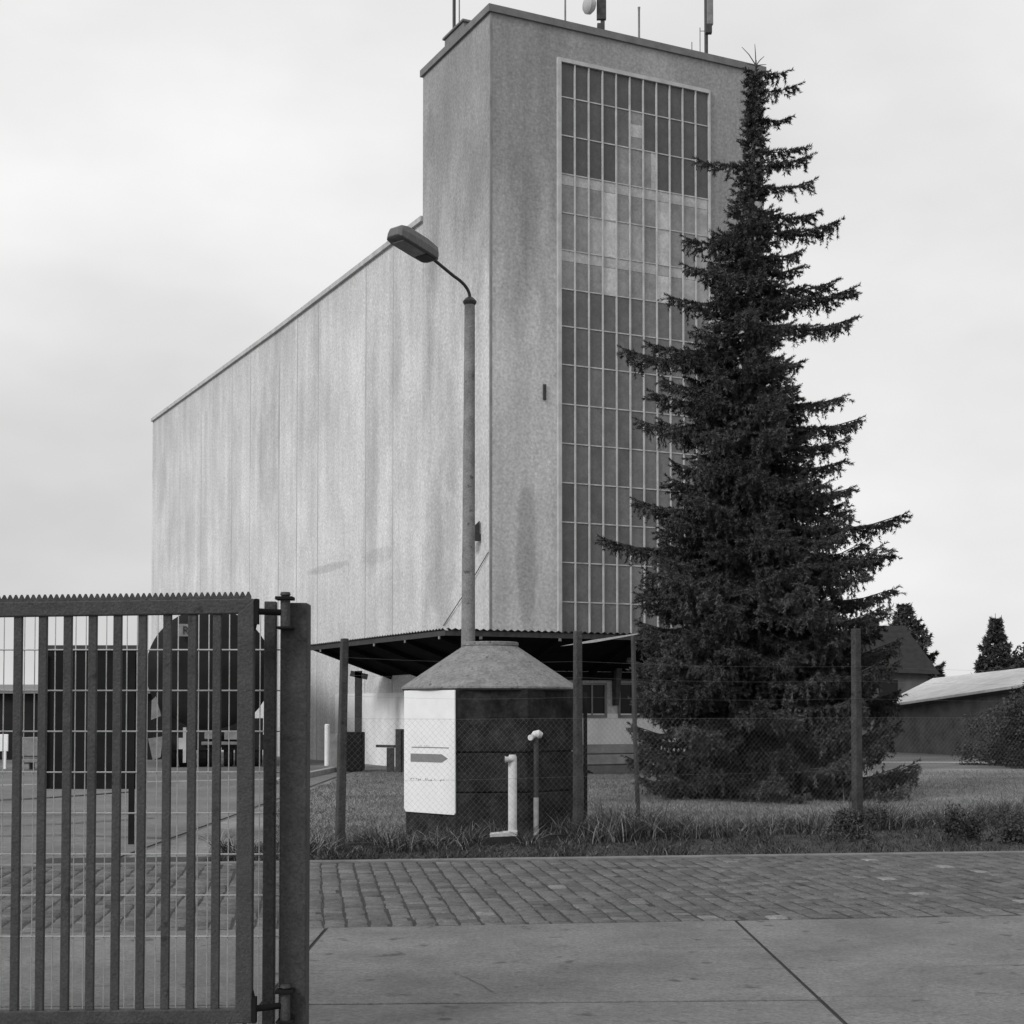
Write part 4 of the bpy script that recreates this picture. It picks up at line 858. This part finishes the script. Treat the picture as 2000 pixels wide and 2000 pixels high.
# tall rough grass along the fence: clumps of differing height
n = 34000; pos, s = fence_pt(n, -1.4, 18, -.62, .55)
ck = r.uniform(-1.4, 18, 110); ch = r.uniform(.10, .34, 110); cw = r.uniform(.12, .4, 110)
hh = np.max(np.where(np.abs(s[:, None] - ck[None]) < cw[None], ch[None] * (1 - (np.abs(s[:, None] - ck[None]) / cw[None]) ** 2), .05), axis=1)
hh += .24 * np.exp(-((s - 3.9) / .55) ** 2) + .2 * np.exp(-((s - 7.75) / .35) ** 2) + .24 * np.exp(-((s - 10.4) / .3) ** 2) + .2 * np.exp(-((s - 11.6) / .35) ** 2)
hh *= r.uniform(.4, 1.25, n); tn = np.where(r.random(n) < .24, r.uniform(1.5, 3.0, n), r.uniform(.12, .6, n))
keep = ~((pos[:, 0] > pb_foot.x - .36) & (pos[:, 0] < pb_foot.x + .1) & (pos[:, 1] < 18.38)); pos, hh, tn = pos[keep], hh[keep], tn[keep]; n = len(pos)
blades('verge_grass', pos, hh, r.uniform(.006, .013, n), r.uniform(.2, 1.7, n), tn, r, seg=4)
n = 30000; pos = np.stack([r.uniform(-3.2, 12, n), np.zeros(n), np.zeros(n)], 1); pos[:, 1] = sB(pos[:, 0]) + .10 + r.random(n) ** 1.1 * np.maximum(.5, 17.32 + .517 * (pos[:, 0] + 1.94) - .3 - sB(pos[:, 0]))
blades('low_weeds', pos, r.uniform(.02, .13, n) * (.6 + .6 * np.sin(pos[:, 0] * 2.7) ** 2), np.full(n, .012), r.uniform(.3, 1.5, n), np.where(r.random(n) < .1, r.uniform(.8, 1.6, n), r.uniform(.15, .55, n)), r, seg=2)
n = 130000; y = 18 + 23 * r.random(n) ** 1.25; x = r.uniform(-.16, .40, n) * y; pos = np.stack([x, y, np.full(n, .005)], 1)
keep = ((pos[:, :2] - np.array([sxx, SD])) ** 2).sum(1) > 0; keep &= (x > -4.1)
keep &= (pos[:, 1] > 17.32 + .517 * (pos[:, 0] + 1.94) - .35) & ~((x - kc.x) ** 2 + (y - kc.y) ** 2 < 1.3)
pos = pos[keep]; n = len(pos)
dry = 1 + .9 * np.clip((pos[:, 1] - 24) / 6, 0, 1) * np.clip((pos[:, 0] - 4) / 3, 0, 1)
patch = .75 + .5 * (np.sin(pos[:, 0] * .9 + 1.3 * np.sin(pos[:, 1] * .5)) * np.sin(pos[:, 1] * .7 + .6) * .5 + .5)
blades('lawn_grass', pos, r.uniform(.02, .075, n), np.full(n, .011), r.uniform(.3, 1.2, n), r.uniform(.5, 1.7, n) * patch * dry, r, seg=1)

# ------------------------------------------------------------ right background: pale-roofed shed and house
e0, e1 = P(1713, 1384, 60), P(2075, 1331, 50); k0, k1 = P(1822, 1329, 66), P(2075, 1301, 57)
sh = thing('pale_roofed_shed', (e0.x, 60, 0), 'long low shed with a pale sheet roof and dark wall at the right', 'shed')
b = MB(); up_ = Vector((0, 0, .1)); b.hexa([e0, e1, k1, k0, e0 + up_, e1 + up_, k1 + up_, k0 + up_]); b.build('roof', M['roof_pale'], sh)
b = MB(); i0, i1, j0, j1 = e0 + Vector((.2, .25, -.02)), e1 + Vector((0, .25, -.02)), k0 + Vector((-.1, -.1, -.02)), k1 + Vector((0, -.1, -.02))
b.hexa([(i0.x, i0.y, 0), (i1.x, i1.y, 0), (j1.x, j1.y, 0), (j0.x, j0.y, 0), i0, i1, j1, j0]); b.build('wall', M['shed_wall'], sh)
b = MB(); b.bar(e0 + Vector((-.05, -.03, -.06)), e1 + Vector((0, -.03, -.06)), .06, .12); b.build('gutter', M['board'], sh)
hd_ = 80.0; a0, a1 = P(1640, 1308, hd_), P(1812, 1308, hd_); rt = P(1834, 1323, hd_ - .5)
ho = thing('house', (a0.x, hd_, 0), 'small dark-roofed house partly hidden behind the big spruce', 'house')
b = MB(); b.box(a0.x, a1.x, hd_, hd_ + 6, 0, a0.z); b.build('wall', M['house_wall'], ho)
zr = P(1745, 1222, hd_ + 3).z; b = MB(); x0, x1 = a0.x - .4, a1.x + .55
b.add([(x0, hd_ - .4, a0.z - .05), (x1, hd_ - .4, a0.z - .25), (x1, hd_ + 6.4, a0.z - .25), (x0, hd_ + 6.4, a0.z - .05), (x0 + 2.0, hd_ + 3, zr), (P(1768, 1390, hd_ + 3).x, hd_ + 3, zr)], [(0, 1, 5, 4), (1, 2, 5), (2, 3, 4, 5), (3, 0, 4), (3, 2, 1, 0)]); b.build('roof', M['roof_dark'], ho)
b = MB(); wz = a0.z - 1.0; wx = P(1735, 1390, hd_).x; b.box(wx - .5, wx + .5, hd_ - .04, hd_ - .002, wz - .5, wz + .45); b.build('window', M['window_dark'], ho)

for o in bpy.data.objects:
    if '_loc' in o: del o['_loc']
